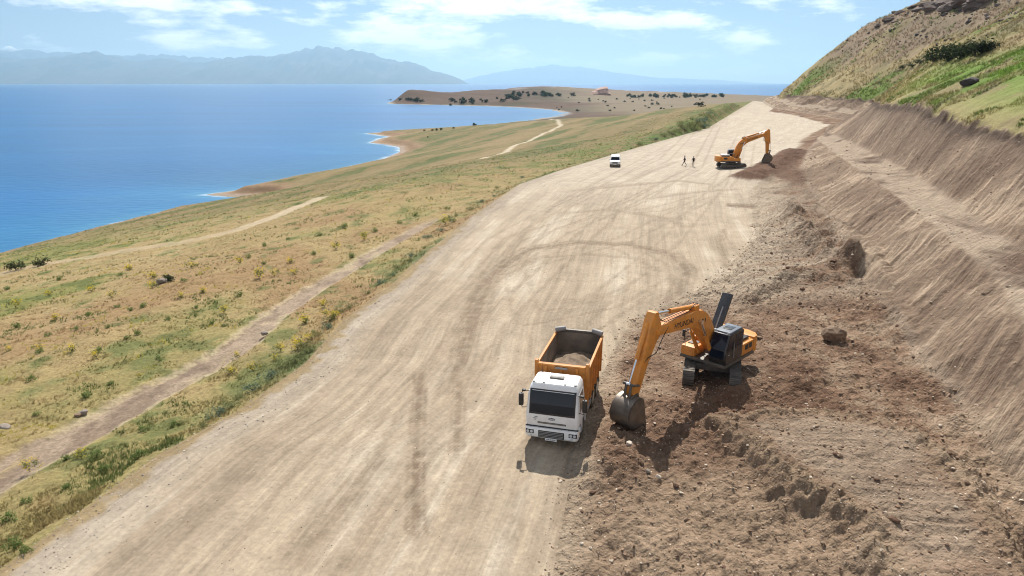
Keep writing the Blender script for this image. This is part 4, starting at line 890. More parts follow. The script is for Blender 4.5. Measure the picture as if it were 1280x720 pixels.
    for i in range(5):
        x = -.46 + .23 * i; q = [K(p) for p in ((7.25, -.20), (7.25, -.06), (6.88, -.17), (6.90, -.21))]
        m = MB(); m.prism([tuple(p) for p in q], x - .05, x + .05).build('tooth', MT['steel'], bk)
    m = MB()
    for a, b2 in ((7.6, -.16), ):
        for z0, z1 in (((8.74, .80), (8.72, .62)), ((8.66, .33), (8.55, .18)), ((8.30, .02), (8.10, -.06))):
            p0, p1 = K(z0), K(z1); nrm = Vector((p1.y - p0.y, -(p1.x - p0.x))).normalized() * -.03
            m.hexa([(-.55, *p0), (.55, *p0), (.55, *p1), (-.55, *p1), (-.55, *(p0 - nrm)), (.55, *(p0 - nrm)), (.55, *(p1 - nrm)), (-.55, *(p1 - nrm))])
    m.build('wear_strip', MT['steel'], bk)
    m = MB()
    for x in (-.26, .26): m.prism([tuple(K(p)) for p in [(7.5, 1.3), (7.62, 1.55), (8.1, 1.50), (8.35, 1.30)]], x - .03, x + .03)
    m.build('bucket_ear', MT['steel'], bk, 0)
    return e
H1 = math.pi - R(45)              # local +y -> world (-sin, cos)
e1z = gz(EX1C[0], EX1C[1]) - .05
excavator((EX1C[0], EX1C[1], e1z), math.pi - R(45), R(28), R(0), R(0), 'orange tracked excavator with raised black bonnet digging beside the white truck')
e2z = gz(EX2C[0], EX2C[1]) - .02
excavator((EX2C[0], EX2C[1], e2z), -R(96), R(8), R(16), R(-18), 'orange excavator facing the cut slope with bucket over a dark soil heap', True, False, R(10))

# ------------------------------------------------------------------ white car (front towards +y)
def car(loc, rz):
    c = empty('off_road_car', loc, rz); tag(c, 'small white off-road car facing downhill on the wide dirt road', 'car')
    secs = [(-2.25, .55, .95, .78), (-2.20, .42, 1.05, .86), (-1.2, .36, 1.08, .92), (.6, .36, 1.06, .92), (1.2, .36, 1.04, .92), (2.0, .40, .98, .88), (2.22, .48, .88, .80)]
    m = MB(); m.loft([[(-w, y, z0 + .12), (-w * .94, y, z0), (w * .94, y, z0), (w, y, z0 + .12), (w * 1.0, y, z1 - .18), (w * .88, y, z1), (-w * .88, y, z1), (-w, y, z1 - .18)] for y, z0, z1, w in secs])
    m.build('body', MT['white'], c, .03)
    m = MB(); m.loft([rrect(.86, -2.15, .95, 1.02, .1), rrect(.80, -2.05, .55, 1.55, .12), rrect(.74, -1.95, .32, 1.74, .14), rrect(.62, -1.8, .15, 1.79, .12)]); m.build('cabin', MT['white'], c, 0, 30)
    m = MB(); m.hexa([(-.74, .93, 1.08), (.74, .93, 1.08), (.74, .98, 1.08), (-.74, .98, 1.08), (-.66, .56, 1.56), (.66, .56, 1.56), (.66, .61, 1.56), (-.66, .61, 1.56)]).build('windscreen', MT['glass'], c)
    for s in (-1, 1):
        for y0, y1 in ((-.75, .35), (-1.85, -.85)):
            m = MB(); m.hexa([(s * .80, y0, 1.1), (s * .85, y0, 1.1), (s * .85, y1 + .2, 1.1), (s * .80, y1 + .2, 1.1), (s * .74, y0, 1.55), (s * .80, y0, 1.55), (s * .80, y1, 1.55), (s * .74, y1, 1.55)]).build('side_window', MT['glass'], c)
        m = MB(); m.box(s * .66 - .17, s * .66 + .17, 2.12, 2.235, .70, .84).build('headlight', MT['lamp'], c, .03)
        m = MB(); m.box(s * .98 - .10, s * .98 + .10, .72, .86, 1.08, 1.24).build('mirror', MT['white'], c, .03)
        for y in (1.38, -1.40): wheel(c, (s * .80, y, .37), .37, .24, False, s)
        m = MB(); m.box(s * .6 - .03, s * .6 + .03, -1.7, .1, 1.80, 1.85).build('roof_rail', MT['grey'], c)
        m = MB(); m.box(s * .75 - .1, s * .75 + .1, -2.26, -2.2, .75, .98).build('tail_light', MT['red'], c)
    m = MB(); m.box(-.46, .46, 2.12, 2.245, .60, .82).build('grille', MT['black'], c, .02)
    m = MB(); m.box(-.80, .80, 2.05, 2.27, .36, .55).build('bumper', MT['grey'], c, .04)
    m = MB(); m.box(-.26, .26, 2.25, 2.285, .42, .53).build('number_plate', MT['plate'], c)
    return c
p = up(771, 209); car((p[0], p[1] + 2.2, gz(p[0], p[1] + 2) + .01), R(171))

# ------------------------------------------------------------------ people
MT['cloth_dark'] = nmat('dark_clothes', (.022, .022, .028), .9, var=.3, scale=8); MT['cloth_jacket'] = nmat('black_jacket', (.018, .017, .018), .8, var=.3, scale=8)
MT['cloth_light'] = nmat('pale_trousers', (.42, .38, .32), .9, var=.15, scale=8); MT['skin'] = nmat('skin', (.42, .24, .16), .6, var=.08); MT['hair'] = nmat('dark_hair', (.012, .01, .009), .7, var=.3); MT['shoe'] = nmat('shoe_leather', (.03, .024, .02), .6, var=.2)
def person(loc, rz, pose, label, top, bottom):
    """joints in metres, figure faces +y; one skinned body mesh with materials by height and limb"""
    J = {}; E = []
    def j(n, p, r, par=None): J[n] = (p, r); E.append((par, n)) if par else None
    j('pel', (0, 0, .95), .125); j('sp', (0, .0, 1.12), .125, 'pel'); j('ch', (0, .02, 1.34), .145, 'sp'); j('nk', (0, .02, 1.50), .058, 'ch'); j('hd0', (0, .03, 1.57), .075, 'nk'); j('hd1', (0, .035, 1.66), .098, 'hd0'); j('hd2', (0, .03, 1.74), .075, 'hd1')
    for s, k in ((-1, 'l'), (1, 'r')):
        P = pose[k]
        j(k + 'sh', (s * .17, .01, 1.42), .07, 'ch'); j(k + 'el', P['el'], .048, k + 'sh'); j(k + 'wr', P['wr'], .034, k + 'el')
        hx, hy, hz = P['wr']; d = P.get('hd', (0, .01, -.09)); j(k + 'pa', (hx + d[0], hy + d[1], hz + d[2]), .038, k + 'wr')
        for i, (fx, fl) in enumerate(((-.03, .07), (-.01, .085), (.01, .08), (.03, .06))): j(k + 'f%d' % i, (hx + d[0] + fx * .3, hy + d[1] + fx, hz + d[2] - fl), .010, k + 'pa')
        j(k + 'th', (hx + d[0], hy + d[1] + .06, hz + d[2] - .01), .011, k + 'pa')
        j(k + 'hp', (s * .10, 0, .90), .095, 'pel'); j(k + 'kn', P['kn'], .062, k + 'hp'); j(k + 'an', P['an'], .042, k + 'kn')
        ax, ay, az = P['an']; j(k + 'he', (ax, ay - .04, az - .05), .04, k + 'an'); j(k + 'to', (ax + s * .02, ay + .15, max(az - .06, .025)), .036, k + 'an')
    names = list(J); me = bpy.data.meshes.new('person_base'); me.from_pydata([J[n][0] for n in names], [(names.index(a), names.index(b)) for a, b in E], [])
    o = bpy.data.objects.new('person_base', me); COL.objects.link(o); sk = o.modifiers.new('s', 'SKIN')
    for i, n in enumerate(names): me.skin_vertices[0].data[i].radius = (J[n][1], J[n][1])
    me.skin_vertices[0].data[0].use_root = True
    ss = o.modifiers.new('u', 'SUBSURF'); ss.levels = 1; ss.render_levels = 1
    dg = bpy.context.evaluated_depsgraph_get(); dg.update(); bd = bpy.data.meshes.new_from_object(o.evaluated_get(dg)); bpy.data.objects.remove(o); bd.name = 'person'
    bd.materials.clear()
    for m in (top, bottom, MT['skin'], MT['shoe']): bd.materials.append(m)
    ws = [Vector(pose[k]['wr']) for k in 'lr']
    for f in bd.polygons:
        c = f.center; f.use_smooth = True
        if c.z > 1.50: f.material_index = 2
        elif c.z < .11: f.material_index = 3
        elif min((c - w).length for w in ws) < .05 or any(c.z < w.z - .01 and (c - w).length < .24 and abs(c.x) > .19 for w in ws): f.material_index = 2
        elif c.z > .93 or abs(c.x) > .235: f.material_index = 0
        else: f.material_index = 1
    b = bpy.data.objects.new('person', bd); COL.objects.link(b); b.location = loc; b.rotation_euler = (0, 0, rz); tag(b, label, 'person')
    # hair cap, nose, eyes
    m = MB(); n = 12; rings = []
    for k, (zz, r) in enumerate(((1.645, .105), (1.70, .107), (1.755, .088), (1.79, .05), (1.80, .01))): rings.append([(r * math.cos(2 * math.pi * i / n), .02 - .012 + r * 1.05 * math.sin(2 * math.pi * i / n) + (-.03 if k == 0 else 0), zz) for i in range(n)])
    m.loft(rings).build('hair', MT['hair'], b)
    m = MB(); m.hexa([(-.014, .115, 1.63), (.014, .115, 1.63), (.010, .148, 1.635), (-.010, .148, 1.635), (-.008, .118, 1.675), (.008, .118, 1.675), (.005, .128, 1.675), (-.005, .128, 1.675)]).build('nose', MT['skin'], b)
    for x in (-.034, .034): m = MB(); m.cyl((x, .10, 1.675), (x, .128, 1.675), .012, n=8).build('eye', MT['hair'], b)
    m = MB(); m.box(-.024, .024, .11, .130, 1.600, 1.610).build('mouth', MT['shoe'], b)
    return b
walk = dict(l=dict(el=(-.25, -.14, 1.18), wr=(-.24, -.10, .95), kn=(-.10, .20, .50), an=(-.10, .36, .09)), r=dict(el=(.25, .10, 1.16), wr=(.24, .26, 1.0), kn=(.10, -.10, .50), an=(.10, -.40, .12)))
stand = dict(l=dict(el=(-.30, .02, 1.18), wr=(-.22, .14, 1.02), kn=(-.11, .03, .50), an=(-.12, 0, .09)), r=dict(el=(.30, .02, 1.18), wr=(.22, .14, 1.02), kn=(.11, .02, .50), an=(.12, -.02, .09)))
p = up(855.3, 207.2); person((p[0], p[1], gz(p[0], p[1])), R(80), walk, 'person in dark clothes striding across the dirt road', MT['cloth_dark'], MT['cloth_dark'])
p = up(866.3, 208.3); person((p[0], p[1], gz(p[0], p[1])), R(10), stand, 'person in black jacket and pale trousers standing on the dirt road', MT['cloth_jacket'], MT['cloth_light'])
# ------------------------------------------------------------------ rocks and plants
rng = np.random.default_rng(7); random.seed(7)
def leafy(m, k):
    # thin blades and leaves let light through
    nt = m.node_tree; b = nt.nodes['Principled BSDF']; out = nt.nodes['Material Output']; src = b.inputs['Base Color'].links[0].from_socket
    tr = nt.nodes.new('ShaderNodeBsdfTranslucent'); ms = nt.nodes.new('ShaderNodeMixShader'); ms.inputs[0].default_value = k
    nt.links.new(src, tr.inputs[0]); nt.links.new(b.outputs[0], ms.inputs[1]); nt.links.new(tr.outputs[0], ms.inputs[2]); nt.links.new(ms.outputs[0], out.inputs[0]); return m
def col_mat(name, rough=.9, var=.2, scale=6, trans=0.0):
    m = nmat(name, (1, 1, 1), rough, var=var, scale=scale, spec=.15); nt = m.node_tree
    at = nt.nodes.new('ShaderNodeAttribute'); at.attribute_name = 'Col'; mx = [n for n in nt.nodes if n.type == 'MIX_RGB'][0]
    nt.links.new(at.outputs['Color'], mx.inputs[1])
    if trans: leafy(m, trans)
    return m
M_STONE = col_mat('loose_stones', .9, .2, 9); M_BLADE = col_mat('grass_blades', .9, .15, 2, .5)
ICO = None
def ico():
    bm = bmesh.new(); bmesh.ops.create_icosphere(bm, subdivisions=1, radius=1); V = np.array([v.co[:] for v in bm.verts]); F = np.array([[v.index for v in f.verts] for f in bm.faces]); bm.free(); return V, F
IV, IF = ico()
def rock_mesh(seed, flat=.7, sub=2, col=(.22,.18,.145)):
    bm = bmesh.new(); bmesh.ops.create_icosphere(bm, subdivisions=sub, radius=1)
    r = random.Random(seed); ax = [Vector((r.gauss(0, 1), r.gauss(0, 1), r.gauss(0, 1))).normalized() for _ in range(9)]; of = [r.uniform(.55, .9) for _ in ax]
    for v in bm.verts:
        for a, o in zip(ax, of):
            d = v.co.dot(a)
            if d > o: v.co -= a * (d - o)
        v.co *= 1 + r.uniform(-.07, .07) * (1 if sub > 2 else .5); v.co.z *= flat
    me = bpy.data.meshes.new('rock'); bm.to_mesh(me); bm.free(); return me
def rock(px, py, size, label, cat='rock', mat=None, seed=1, flat=.7, name='rock', sink=.25, group=None, stretch=1.0, off=None):
    p = on_ground(px, py); me = rock_mesh(seed, flat, 3 if size > 1 else 2); me.materials.append(mat or MT['rock'])
    o = bpy.data.objects.new(name, me); COL.objects.link(o); o.scale = (size / 2 * stretch, size / 2, size / 2); o.rotation_euler = (0, 0, seed * 1.7); o.location = (p[0], p[1], p[2] + size / 2 * flat * (1 - 2 * sink)); tag(o, label, cat, group); return o
def on_ground(px, py):
    d = ray(px, py); ts = np.geomspace(20, 2600, 1600); g = ground(d[0] * ts, d[1] * ts); k = int(np.argmax(CAM_H + d[2] * ts < g))
    a, b = ts[k - 1], ts[k]; ts = np.linspace(a, b, 30); g = ground(d[0] * ts, d[1] * ts); k = int(np.argmax(CAM_H + d[2] * ts < g)); return (d[0] * ts[k], d[1] * ts[k], float(g[k]))
MT['rock'] = nmat('weathered_rock', (.24, .20, .165), .9, var=.35, scale=4, bump=.5); MT['darkrock'] = nmat('dark_volcanic_rock', (.060, .050, .048), .9, var=.4, scale=2.5, bump=.6)
MT['palerock'] = nmat('pale_limestone', (.52, .45, .37), .9, var=.2, scale=5, bump=.4); MT['clod'] = nmat('hard_earth_clod', (.20, .135, .09), .95, var=.3, scale=4, bump=.8); MT['cliff'] = nmat('brown_cliff_rock', (.13, .095, .078), .9, var=.45, scale=.35, bump=.8)
rock(1042, 425, 1.5, 'large dark earth boulder lying in the churned soil behind the excavator cab', 'boulder', MT['clod'], 3, .8, 'boulder', .22)
rock(787, 556, .34, 'pale rounded stone on dark soil beneath the digging bucket', 'stone', MT['palerock'], 5, .75, 'stone')
rock(104, 517, .55, 'weathered grey rock on the field side of the old dirt track', 'rock', MT['rock'], 6, .6)
rock(97, 520, .42, 'small brown rock touching the grey rock by the old dirt track', 'rock', MT['clod'], 8, .6)
rock(6, 534, .6, 'flat grey slab of rock lying in the dry grass', 'rock', MT['rock'], 9, .35, stretch=1.6, sink=.35)
rock(331, 418, .55, 'lone brown rock in the middle of the old dirt track', 'rock', MT['rock'], 10, .75)
rock(203, 354, 1.2, 'grey boulder at the foot of a round dark bush', 'boulder', MT['rock'], 11, .6, 'boulder')
rock(1210, 106, 2.6, 'black boulder in bright green grass on the hillside', 'boulder', MT['darkrock'], 12, .5, 'boulder', .2, stretch=1.4)
rock(823, 597, .26, 'small pale stone in the soil slope below the spoil heap', 'stone', MT['palerock'], 14, .8, 'stone')
rock(810, 590, .24, 'small tan stone beside a dark clod below the spoil heap', 'stone', MT['rock'], 15, .8, 'stone')
for i, (px, py, s) in enumerate([(1150,14,5),(1158,9,6),(1168,12,6),(1178,7,7),(1186,13,6),(1196,9,6.5),(1206,5,7.5),(1214,11,6),(1222,3,6),(1232,1,5),(1140,10,4),(1110,26,4),(1097,33,3),(1125,17,3.5)]):
    rock(px, py, s, 'dark rock outcrop jutting from the top of the brown hillside', 'rock outcrop', MT['cliff'], 20 + i, .62, 'rock_outcrop', .36, 'rock outcrops on the hilltop', 1.5)

def scatter_stones(name, n, xf, yr_, size, cols, label, seed):
    g = np.random.default_rng(seed); y = yr_[0] * (yr_[1] / yr_[0]) ** g.random(n); x = xf(y, g); z = ground(x, y)
    s = size * np.exp(g.normal(0, .55, n)) * (.6 + y / 90.0); s = np.minimum(s, size * 4 * (.6 + y / 90.0))
    J = 1 + g.normal(0, .18, (n, len(IV), 1)); sc = (s[:, None] * np.stack([1 + .3 * g.random(n), .7 + .4 * g.random(n), .5 + .35 * g.random(n)], 1))[:, None, :]
    a = g.random(n) * 6.28; ca, sa = np.cos(a), np.sin(a); V = IV[None] * J * sc
    V = np.stack([V[..., 0] * ca[:, None] - V[..., 1] * sa[:, None], V[..., 0] * sa[:, None] + V[..., 1] * ca[:, None], V[..., 2]], -1) + np.stack([x, y, z + s * .25], 1)[:, None, :]
    F = (IF[None] + (np.arange(n) * len(IV))[:, None, None]).reshape(-1, 3)
    ci = g.integers(0, len(cols), n); c = np.array(cols)[ci] * (.75 + .5 * g.random((n, 1))); cc = np.repeat(c, len(IV), 0)
    o = mesh_from(name, V.reshape(-1, 3), F, M_STONE, False, cc); return tag(o, label, 'stones', kind='stuff')
SC_ = [(.30,.21,.14),(.24,.16,.105),(.38,.29,.21),(.50,.42,.33),(.22,.145,.10),(.33,.24,.165)]
scatter_stones('loose_clods', 15000, lambda y, g: lx(R1, y) - .6 + (lx(TO, y) - lx(R1, y) + .8) * g.random(len(y)), (16, 75), .024, SC_, 'loose clods and stones strewn over the churned soil', 3)
scatter_stones('soil_clods', 750, lambda y, g: lx(R1, y) + .3 + (lx(TO, y) - lx(R1, y)) * g.random(len(y)), (17, 60), .050, [(.20,.128,.084),(.15,.09,.06),(.26,.185,.125)], 'fist to head sized clods of brown soil in the excavation', 9)
scatter_stones('road_stones', 1800, lambda y, g: lx(LE, y) + (lx(R1, y) - lx(LE, y)) * g.random(len(y)), (16, 60), .012, [(.30,.23,.17),(.42,.35,.27),(.20,.15,.11)], 'small stones scattered on the packed dirt road', 4)
scatter_stones('shoulder_gravel', 5200, lambda y, g: lx(LE, y) - .15 + 2.6 * g.random(len(y)) ** 1.6, (16, 90), .013, [(.33,.28,.23),(.42,.37,.31),(.22,.18,.15),(.5,.45,.39)], 'grey gravel along the left shoulder of the road', 5)
scatter_stones('slope_stones', 3000, lambda y, g: lx(TO, y) + (lx(PT, y) - lx(TO, y)) * g.random(len(y)), (24, 130), .024, SC_, 'stones stuck in the freshly cut earth slope', 6)
scatter_stones('hill_stones', 2200, lambda y, g: lx(PT, y) + 22 + 75 * g.random(len(y)), (95, 330), .085, [(.10,.08,.07),(.16,.13,.11),(.07,.06,.055)], 'dark stones scattered over the upper hillside', 8)

# ---- grass as tufts of blades
def tufts(name, x, y, h, w, cols, label, nb=5, seed=1):
    g = np.random.default_rng(seed); n = len(x); z = ground(x, y)
    a = g.random((n, nb)) * 6.28; lean = .25 + .7 * g.random((n, nb)); hh = h[:, None] * (.55 + .6 * g.random((n, nb)))
    bx = x[:, None] + g.normal(0, 1, (n, nb)) * w[:, None] * .7; by = y[:, None] + g.normal(0, 1, (n, nb)) * w[:, None] * .7; z0 = z[:, None] - .03 + 0 * bx
    t = a + 1.57; ww = w[:, None] * (.25 + .25 * g.random((n, nb)))
    A = np.stack([bx + np.cos(t) * ww, by + np.sin(t) * ww, z0], -1); B_ = np.stack([bx - np.cos(t) * ww, by - np.sin(t) * ww, z0], -1)
    T = np.stack([bx + np.cos(a) * lean * hh, by + np.sin(a) * lean * hh, z0 + hh], -1)
    V = np.stack([A, B_, T], 2).reshape(-1, 3); F = np.arange(n * nb * 3).reshape(-1, 3)
    c = np.repeat(cols * (.75 + .5 * g.random((n, 1))), nb * 3, 0)
    return tag(mesh_from(name, V, F, M_BLADE, False, c), label, 'grass', kind='stuff')
def left_grass(n, seed):
    g = np.random.default_rng(seed); y = 17 * (330 / 17) ** g.random(n); xl = -np.minimum(.80 * y + 8, 125); x = lx(LE, y) - .1 - (lx(LE, y) - xl) * g.random(n)
    c, dt, wid = color_left(x, y); dr, _ = dseg(x, y, LE); ds = sdf(x, y, LAND); dp, _ = dseg(x, y, PATH)
    keep = (dt > wid * (1.15 + .4 * g.random(n))) & (ds > 10) & (dp > 1.3) & ((y < 190) | (dr < 34)) & (vn(x / 1.6, y / 1.6, 201) > .22 + .25 * g.random(n))
    x, y, c, dr = x[keep], y[keep], c[keep], dr[keep]; k = .65 + np.minimum(y, 200) / 130
    kind = vn(x / 3.1, y / 3.1, 202) + .35 * vn(x / .8, y / .8, 203)
    gr = (kind > .92)[:, None]; c = np.where(gr, np.array([.14,.165,.055]), c * 1.25); yl = ((vn(x / 1.3, y / 1.3, 204) > .76) & (dr > 6))[:, None]; c = np.where(yl, np.array([.42,.36,.08]), c)
    verge = np.exp(-(dr / 3.0) ** 2)
    h = (.07 + .10 * g.random(len(x)) + .07 * gr[:, 0] + .09 * verge) * k ** .8
    tufts('field_grass', x, y, h, .055 * k * (.7 + .8 * g.random(len(x))), c, 'dry golden grass and green weeds covering the slope to the lake', 5, seed)
left_grass(60000, 11)
def hill_grass(n, seed):
    g = np.random.default_rng(seed); y = 55 * (330 / 55) ** (g.random(n) ** 1.25); d = .2 + (.28 * y + 14) * g.random(n) ** 1.15; x = lx(PT, y) + d
    _, M = sculpt(x, y); c = color_right(x, y, M); k = vn(x / 4, y / 4, 211) > .35; x, y, c, d = x[k], y[k], c[k], d[k]
    s = .55 + y / 130; dk = (vn(x / 5, y / 5, 212) + .4 * vn(x / 1.3, y / 1.3, 213) > 1.0)[:, None]; c = np.where(dk, np.array([.11,.15,.04]), c * 1.25)
    tufts('hill_grass', x, y, (.20 + .2 * g.random(len(x))) * s, .09 * s, c, 'yellow green grass and weeds over the hillside', 5, seed)
hill_grass(46000, 12)

# ---- shrubs and trees
def leaf_cloud(seed, n, size, clumps=7, flat=.8, rad=1.0, z0=.15):
    g = np.random.default_rng(seed); cc = g.normal(0, .42, (clumps, 3)) * [1, 1, .6] * rad; cc[:, 2] = np.abs(cc[:, 2]) * flat + .45 * rad * flat
    P = cc[g.integers(0, clumps, n)] + g.normal(0, .23 * rad, (n, 3)); P[:, 2] = np.maximum(P[:, 2], z0 * rad * .3)
    d1 = g.normal(0, 1, (n, 3)); d1 /= np.linalg.norm(d1, axis=1)[:, None]; d2 = np.cross(d1, g.normal(0, 1, (n, 3))); d2 /= np.linalg.norm(d2, axis=1)[:, None]
    s = size * (.6 + .8 * g.random((n, 1))); V = np.stack([P - d1 * s, P + d2 * s * .55, P + d1 * s, P - d2 * s * .55], 1).reshape(-1, 3); return V, np.arange(4 * n).reshape(-1, 4)
MT['leaf_green'] = nmat('green_leaves', (.15, .20, .06), .8, var=.4, scale=5, spec=.2); MT['leaf_dark'] = nmat('dark_leaves', (.030, .042, .018), .85, var=.5, scale=2.5, spec=.15)
MT['leaf_olive'] = nmat('olive_leaves', (.17, .185, .075), .85, var=.4, scale=4, spec=.15); MT['leaf_yellow'] = nmat('yellow_flowers', (.72, .54, .03), .8, var=.3, scale=6, spec=.2); MT['bark'] = nmat('bark', (.075, .055, .04), .95, var=.3, scale=4)
MT['leaf_blue'] = nmat('grey_green_leaves', (.13, .175, .115), .85, var=.4, scale=5, spec=.15)
for k_ in ('leaf_green', 'leaf_dark', 'leaf_olive', 'leaf_yellow', 'leaf_blue'): leafy(MT[k_], .45)
def stem_mesh(seed, h, r, n=5):
    rr = random.Random(seed); m = MB(); m.cyl((0, 0, -.1), (rr.uniform(-.05, .05), 0, h * .45), r, r * .7, 7)
    for i in range(n):
        a = rr.uniform(0, 6.28); q = rr.uniform(.25, .6); m.cyl((0, 0, h * .35), (math.cos(a) * q, math.sin(a) * q, h * rr.uniform(.6, .9)), r * .55, r * .2, 5)
    return m
def mk_plant(name, parts):
    """first plant of a kind: root empty with mesh parts; parts = [(part name, verts, faces, material)]"""
    ms = []
    for pn, V, F, mt in parts:
        o = mesh_from(pn, V, F, mt, False); ms.append((pn, o.data)); bpy.data.objects.remove(o)
    return ms
def plant(name, ms, p, s, rz, label, cat, group, sz=1.0):
    e = empty(name, p, rz); e.scale = (s, s, s * sz); tag(e, label, cat, group)
    for pn, me in ms:
        o = bpy.data.objects.new(pn, me); COL.objects.link(o); o.parent = e
        if pn in ('flowers', 'foliage', 'crown'): o['kind'] = 'stuff'
    return e
def stem_arr(seed, h, r):
    m = stem_mesh(seed, h, r); bm = bmesh.new(); vs = [bm.verts.new(v) for v in m.v]
    for f in m.f: bm.faces.new([vs[i] for i in f])
    bmesh.ops.triangulate(bm, faces=bm.faces); bm.verts.index_update(); V = np.array([v.co[:] for v in bm.verts]); F = np.array([[v.index for v in f.verts] for f in bm.faces]); bm.free(); return V, F
def kinds(fn): return [fn(k) for k in range(3)]
YEL = kinds(lambda k: mk_plant('y', [('foliage', *leaf_cloud(300 + k, 170, .10, 5, .9), MT['leaf_olive']), ('flowers', *[(V + np.array([0, 0, .22]), F) for V, F in [leaf_cloud(310 + k, 150, .075, 6, 1.0)]][0], MT['leaf_yellow']), ('stem', *stem_arr(k, .6, .05), MT['bark'])]))
GRN = kinds(lambda k: mk_plant('g', [('foliage', *leaf_cloud(320 + k, 240, .12, 6, .8), MT['leaf_green']), ('stem', *stem_arr(10 + k, .5, .05), MT['bark'])]))
VRG = kinds(lambda k: mk_plant('v', [('foliage', *leaf_cloud(330 + k, 300, .10, 9, .8, 1.1), MT['leaf_blue'] if k == 1 else MT['leaf_olive']), ('stem', *stem_arr(20 + k, .5, .05), MT['bark'])]))
DRK = kinds(lambda k: mk_plant('d', [('crown', *leaf_cloud(340 + k, 420, .11, 8, 1.0, 1.0), MT['leaf_dark']), ('trunk', *stem_arr(30 + k, .9, .08), MT['bark'])]))
FAR = kinds(lambda k: mk_plant('f', [('crown', *leaf_cloud(350 + k, 110, .22, 6, 1.0, 1.0), MT['leaf_dark']), ('trunk', *stem_arr(40 + k, .9, .10), MT['bark'])]))
def put(name, KS, pts, size, label, cat, group, seed, jit=.35, sz=1.0):
    r = random.Random(seed); lab0, grp0 = label, group
    for i, q in enumerate(pts):
        p = on_ground(q[0], q[1]); s = (q[2] if len(q) > 2 else size) * r.uniform(1 - jit, 1 + jit) / 2 * (.72 if name == 'green_shrub' else .92 if name == 'yellow_shrub' else 1)
        kd = r.randrange(3)
        if callable(lab0): label, group = lab0(p, kd, q)
        plant(name, KS[kd], (p[0], p[1], p[2] - .03), s, r.uniform(0, 6.28), label, cat, group, sz * r.uniform(.85, 1.15))
def by_track(lab, grp):
    def f(p, kd, q):
        d, _ = dseg(np.array([p[0]]), np.array([p[1]]), TRACK); dr, _ = dseg(np.array([p[0]]), np.array([p[1]]), LE); side = p[0] > float(np.interp(p[1], [t[1] for t in TRACK], [t[0] for t in TRACK]))
        if side: w = 'on the strip between old dirt track and road'
        elif d[0] < 9: w = 'in dry grass close beside the old dirt track'
        elif p[1] > 85: w = 'on the far grassy slope towards the lake path'
        else: w = 'out in the open golden field below the track'
        return lab % w, grp % w
    return f
put('yellow_shrub', YEL, [(380,404,1.3),(415,400,1.5),(372,437,1.25),(295,447,.8),(291,466,.8),(316,463,.8),(406,384,1.1),(386,426,.9),(351,438,.8),(345,450,.7),(101,571,.7),(37,588,.9),(324,348,1.3),(343,345,1.1),(368,343,1.0),(362,329,1.2),(280,391,.9),(49,439,1.0),(89,440,.9),(121,447,.8),(115,365,1.2),(255,366,1.0),(190,348,1.2),(190,360,1.1),(557,281,1.6),(240,335,1.2),(160,338,1.3),(20,385,1.2),(60,370,1.1),(300,330,1.2),(420,312,1.2),(455,300,1.2),(140,372,1.0),(225,372,1.0),(10,440,.8),(70,400,1.0)], 1.0,
    by_track('yellow flowering shrub %s', 'yellow shrubs %s'), 'shrub', None, 1, .15)
put('green_shrub', GRN, [(179,385,1.0),(147,385,1.0),(135,409,.9),(163,389,.9),(171,418,.9),(158,424,.9),(107,497,.9),(393,318,1.3),(311,322,1.2),(124,439,.8),(38,476,.8),(49,441,.8),(129,590,.8),(172,573,1.0),(8,653,.9),(84,611,.7),(180,539,.8),(82,575,.8),(120,571,.8),(34,629,.8),(217,532,.7),(60,420,.9),(20,410,1.0),(95,412,.9),(210,400,.9),(245,385,.9),(300,370,1.0),(330,330,1.1),(360,300,1.3),(400,295,1.3),(430,285,1.4),(30,690,.8),(22,684,.9),(470,290,1.2),(500,280,1.2),(440,322,1.1),(110,395,.9),(265,405,.8),(230,352,1.1),(75,350,1.3),(330,308,1.2),(10,362,1.2),(150,345,1.2),(45,520,.7),(140,480,.7),(200,450,.8),(560,262,1.3),(520,270,1.3)], .9,
    by_track('low green weedy bush %s', 'low green bushes %s'), 'bush', None, 2, .2)
vg = []
for i in range(34):
    t = i / 33.0; px = np.interp(t, [0, .25, .5, .75, 1], [258, 372, 452, 560, 660]); py = np.interp(px, [200,300,380,430,490,540,590,650,700], [567,512,455,400,355,310,270,230,213])
    vg.append((px - 6 - 11 * ((i * 37) % 10) / 10, py - 1 - 4 * ((i * 53) % 7) / 7, .85))
put('verge_bush', VRG, vg, 1.15, lambda p, kd, q: ('grey green bush on the grassy verge at the road edge', 'grey green verge bushes') if kd == 1 else ('olive coloured bush on the grassy verge at the road edge', 'olive verge bushes'), 'bush', None, 3, .35, .75)
put('bank_bush', VRG, [(830,170,2.4),(840,168,2.8),(848,164,2.6),(856,163,3.2),(862,158,3),(868,159,3.4),(874,154,3),(880,152,3.4),(884,148,3),(886,143,3),(888,140,2.8),(852,158,2.6),(866,150,2.6),(876,145,2.4),(820,175,2.2),(800,182,2.2),(870,164,2.6),(880,160,2.8)], 2.8, 'bush on the overgrown bank at the far road bend', 'bush', 'bushes on the far overgrown bank', 13, .25, .7)
put('small_tree', DRK, [(20,338,1.9)], 3, 'dark small tree with bare lower trunk near the lake shore', 'tree', None, 4, .02, 1.1)
put('dark_bush', DRK, [(51,332,2.2)], 3, 'rounded dark bush beside the small tree near the lake shore', 'bush', None, 5, .02, .7)
put('dark_bush', DRK, [(210,352,1.5)], 2, 'round dark bush above a grey boulder in the golden field', 'bush', None, 6, .02, .8)
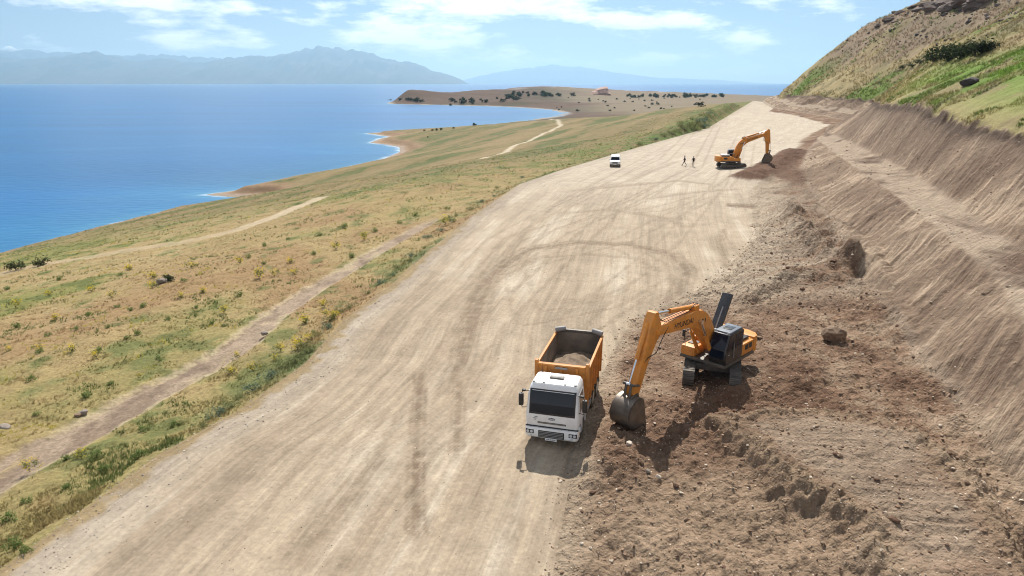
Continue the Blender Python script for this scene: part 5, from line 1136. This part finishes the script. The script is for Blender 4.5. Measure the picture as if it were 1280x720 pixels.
put('gully_bush', DRK, [(1160,74,4),(1168,79,4),(1176,72,5),(1184,77,4.5),(1192,70,5.5),(1200,74,5),(1209,68,5.5),(1218,71,5),(1226,66,5.5),(1150,80,3),(1140,84,2.5),(1128,86,2.2),(1235,63,4)], 4.5, 'dark green bush in the gully across the hillside', 'bush', 'bushes in the hillside gully', 7, .2, .8)
put('shore_bush', FAR, [(593,157,3.5),(540,163.5,2.5),(546,163,2.8),(551,162.6,2.8),(530,163.8,2.0),(567,160.8,2.0),(535,172,1.6),(672,148,3)], 2.5, 'lone dark bush on the grassy edge above the lake shore', 'bush', 'bushes on the shore edge', 8, .15)
r = random.Random(5); ft = []
for i in range(46): px = r.uniform(488, 530) if i < 14 else r.uniform(560, 650); ft.append((px, (np.interp(px, [488,505,530], [127.5,124.5,127.5]) if i < 14 else np.interp(px, [560,600,650], [125.5,122,119.5]) + r.uniform(0, 8)), r.uniform(6, 11)))
for i in range(30): px = r.uniform(640, 700); ft.append((px, r.uniform(116, 121), r.uniform(7, 12)))
for i in range(52): px = r.uniform(785, 905); ft.append((px, r.gauss(121.0, .8), r.uniform(7, 12)))
for i in range(30): ft.append((r.uniform(690, 900), r.uniform(122, 140), r.uniform(3, 6)))
ft += [(815,131,7),(757,128,6),(754,127,6),(737,127,6),(717,120,14),(763,139,5)]
def headland(p, kd, q):
    if q[0] < 535: w = 'on the wooded tip of the far headland'
    elif q[0] < 655 and q[1] < 132: w = 'on the brown middle ridge of the far headland'
    elif q[0] < 735 and q[1] < 122: w = 'on the ridge before the pink crag'
    elif q[1] < 122.6: w = 'in the row along the far shore beyond the pale plain'
    else: w = 'standing alone on the pale dry plain beyond the bay'
    return 'small dark tree ' + w, 'trees ' + w
put('headland_tree', FAR, ft, 8, headland, 'tree', None, 9, .1, .9)
# castle rock at the end of the headland
def castle_rock():
    c = on_ground(752, 117.2); g = MB(); r = random.Random(3)
    prof = [(-46,0),(-40,7),(-30,9),(-22,15),(-10,17),(4,20),(16,21),(22,17),(26,6),(34,0)]
    rings = []
    for y, k in ((-30, .1), (-20, .75), (-5, 1), (8, .95), (22, .5), (30, .05)): rings.append([(x * .55 * (.8 + .2 * k) + r.uniform(-1, 1), y + r.uniform(-3, 3), z * k * .75 + r.uniform(-.5, .5)) for x, z in prof] + [(19, y, -6), (-25, y, -6)])
    g.loft(rings); o = g.build('castle_rock', MT['pinkrock'], None, 0, 25); o.location = c; tag(o, 'pinkish flat topped crag at the end of the far headland', 'crag')
MT['pinkrock'] = nmat('pink_rock', (.36, .23, .18), .9, var=.3, scale=.15, bump=.5)
castle_rock()
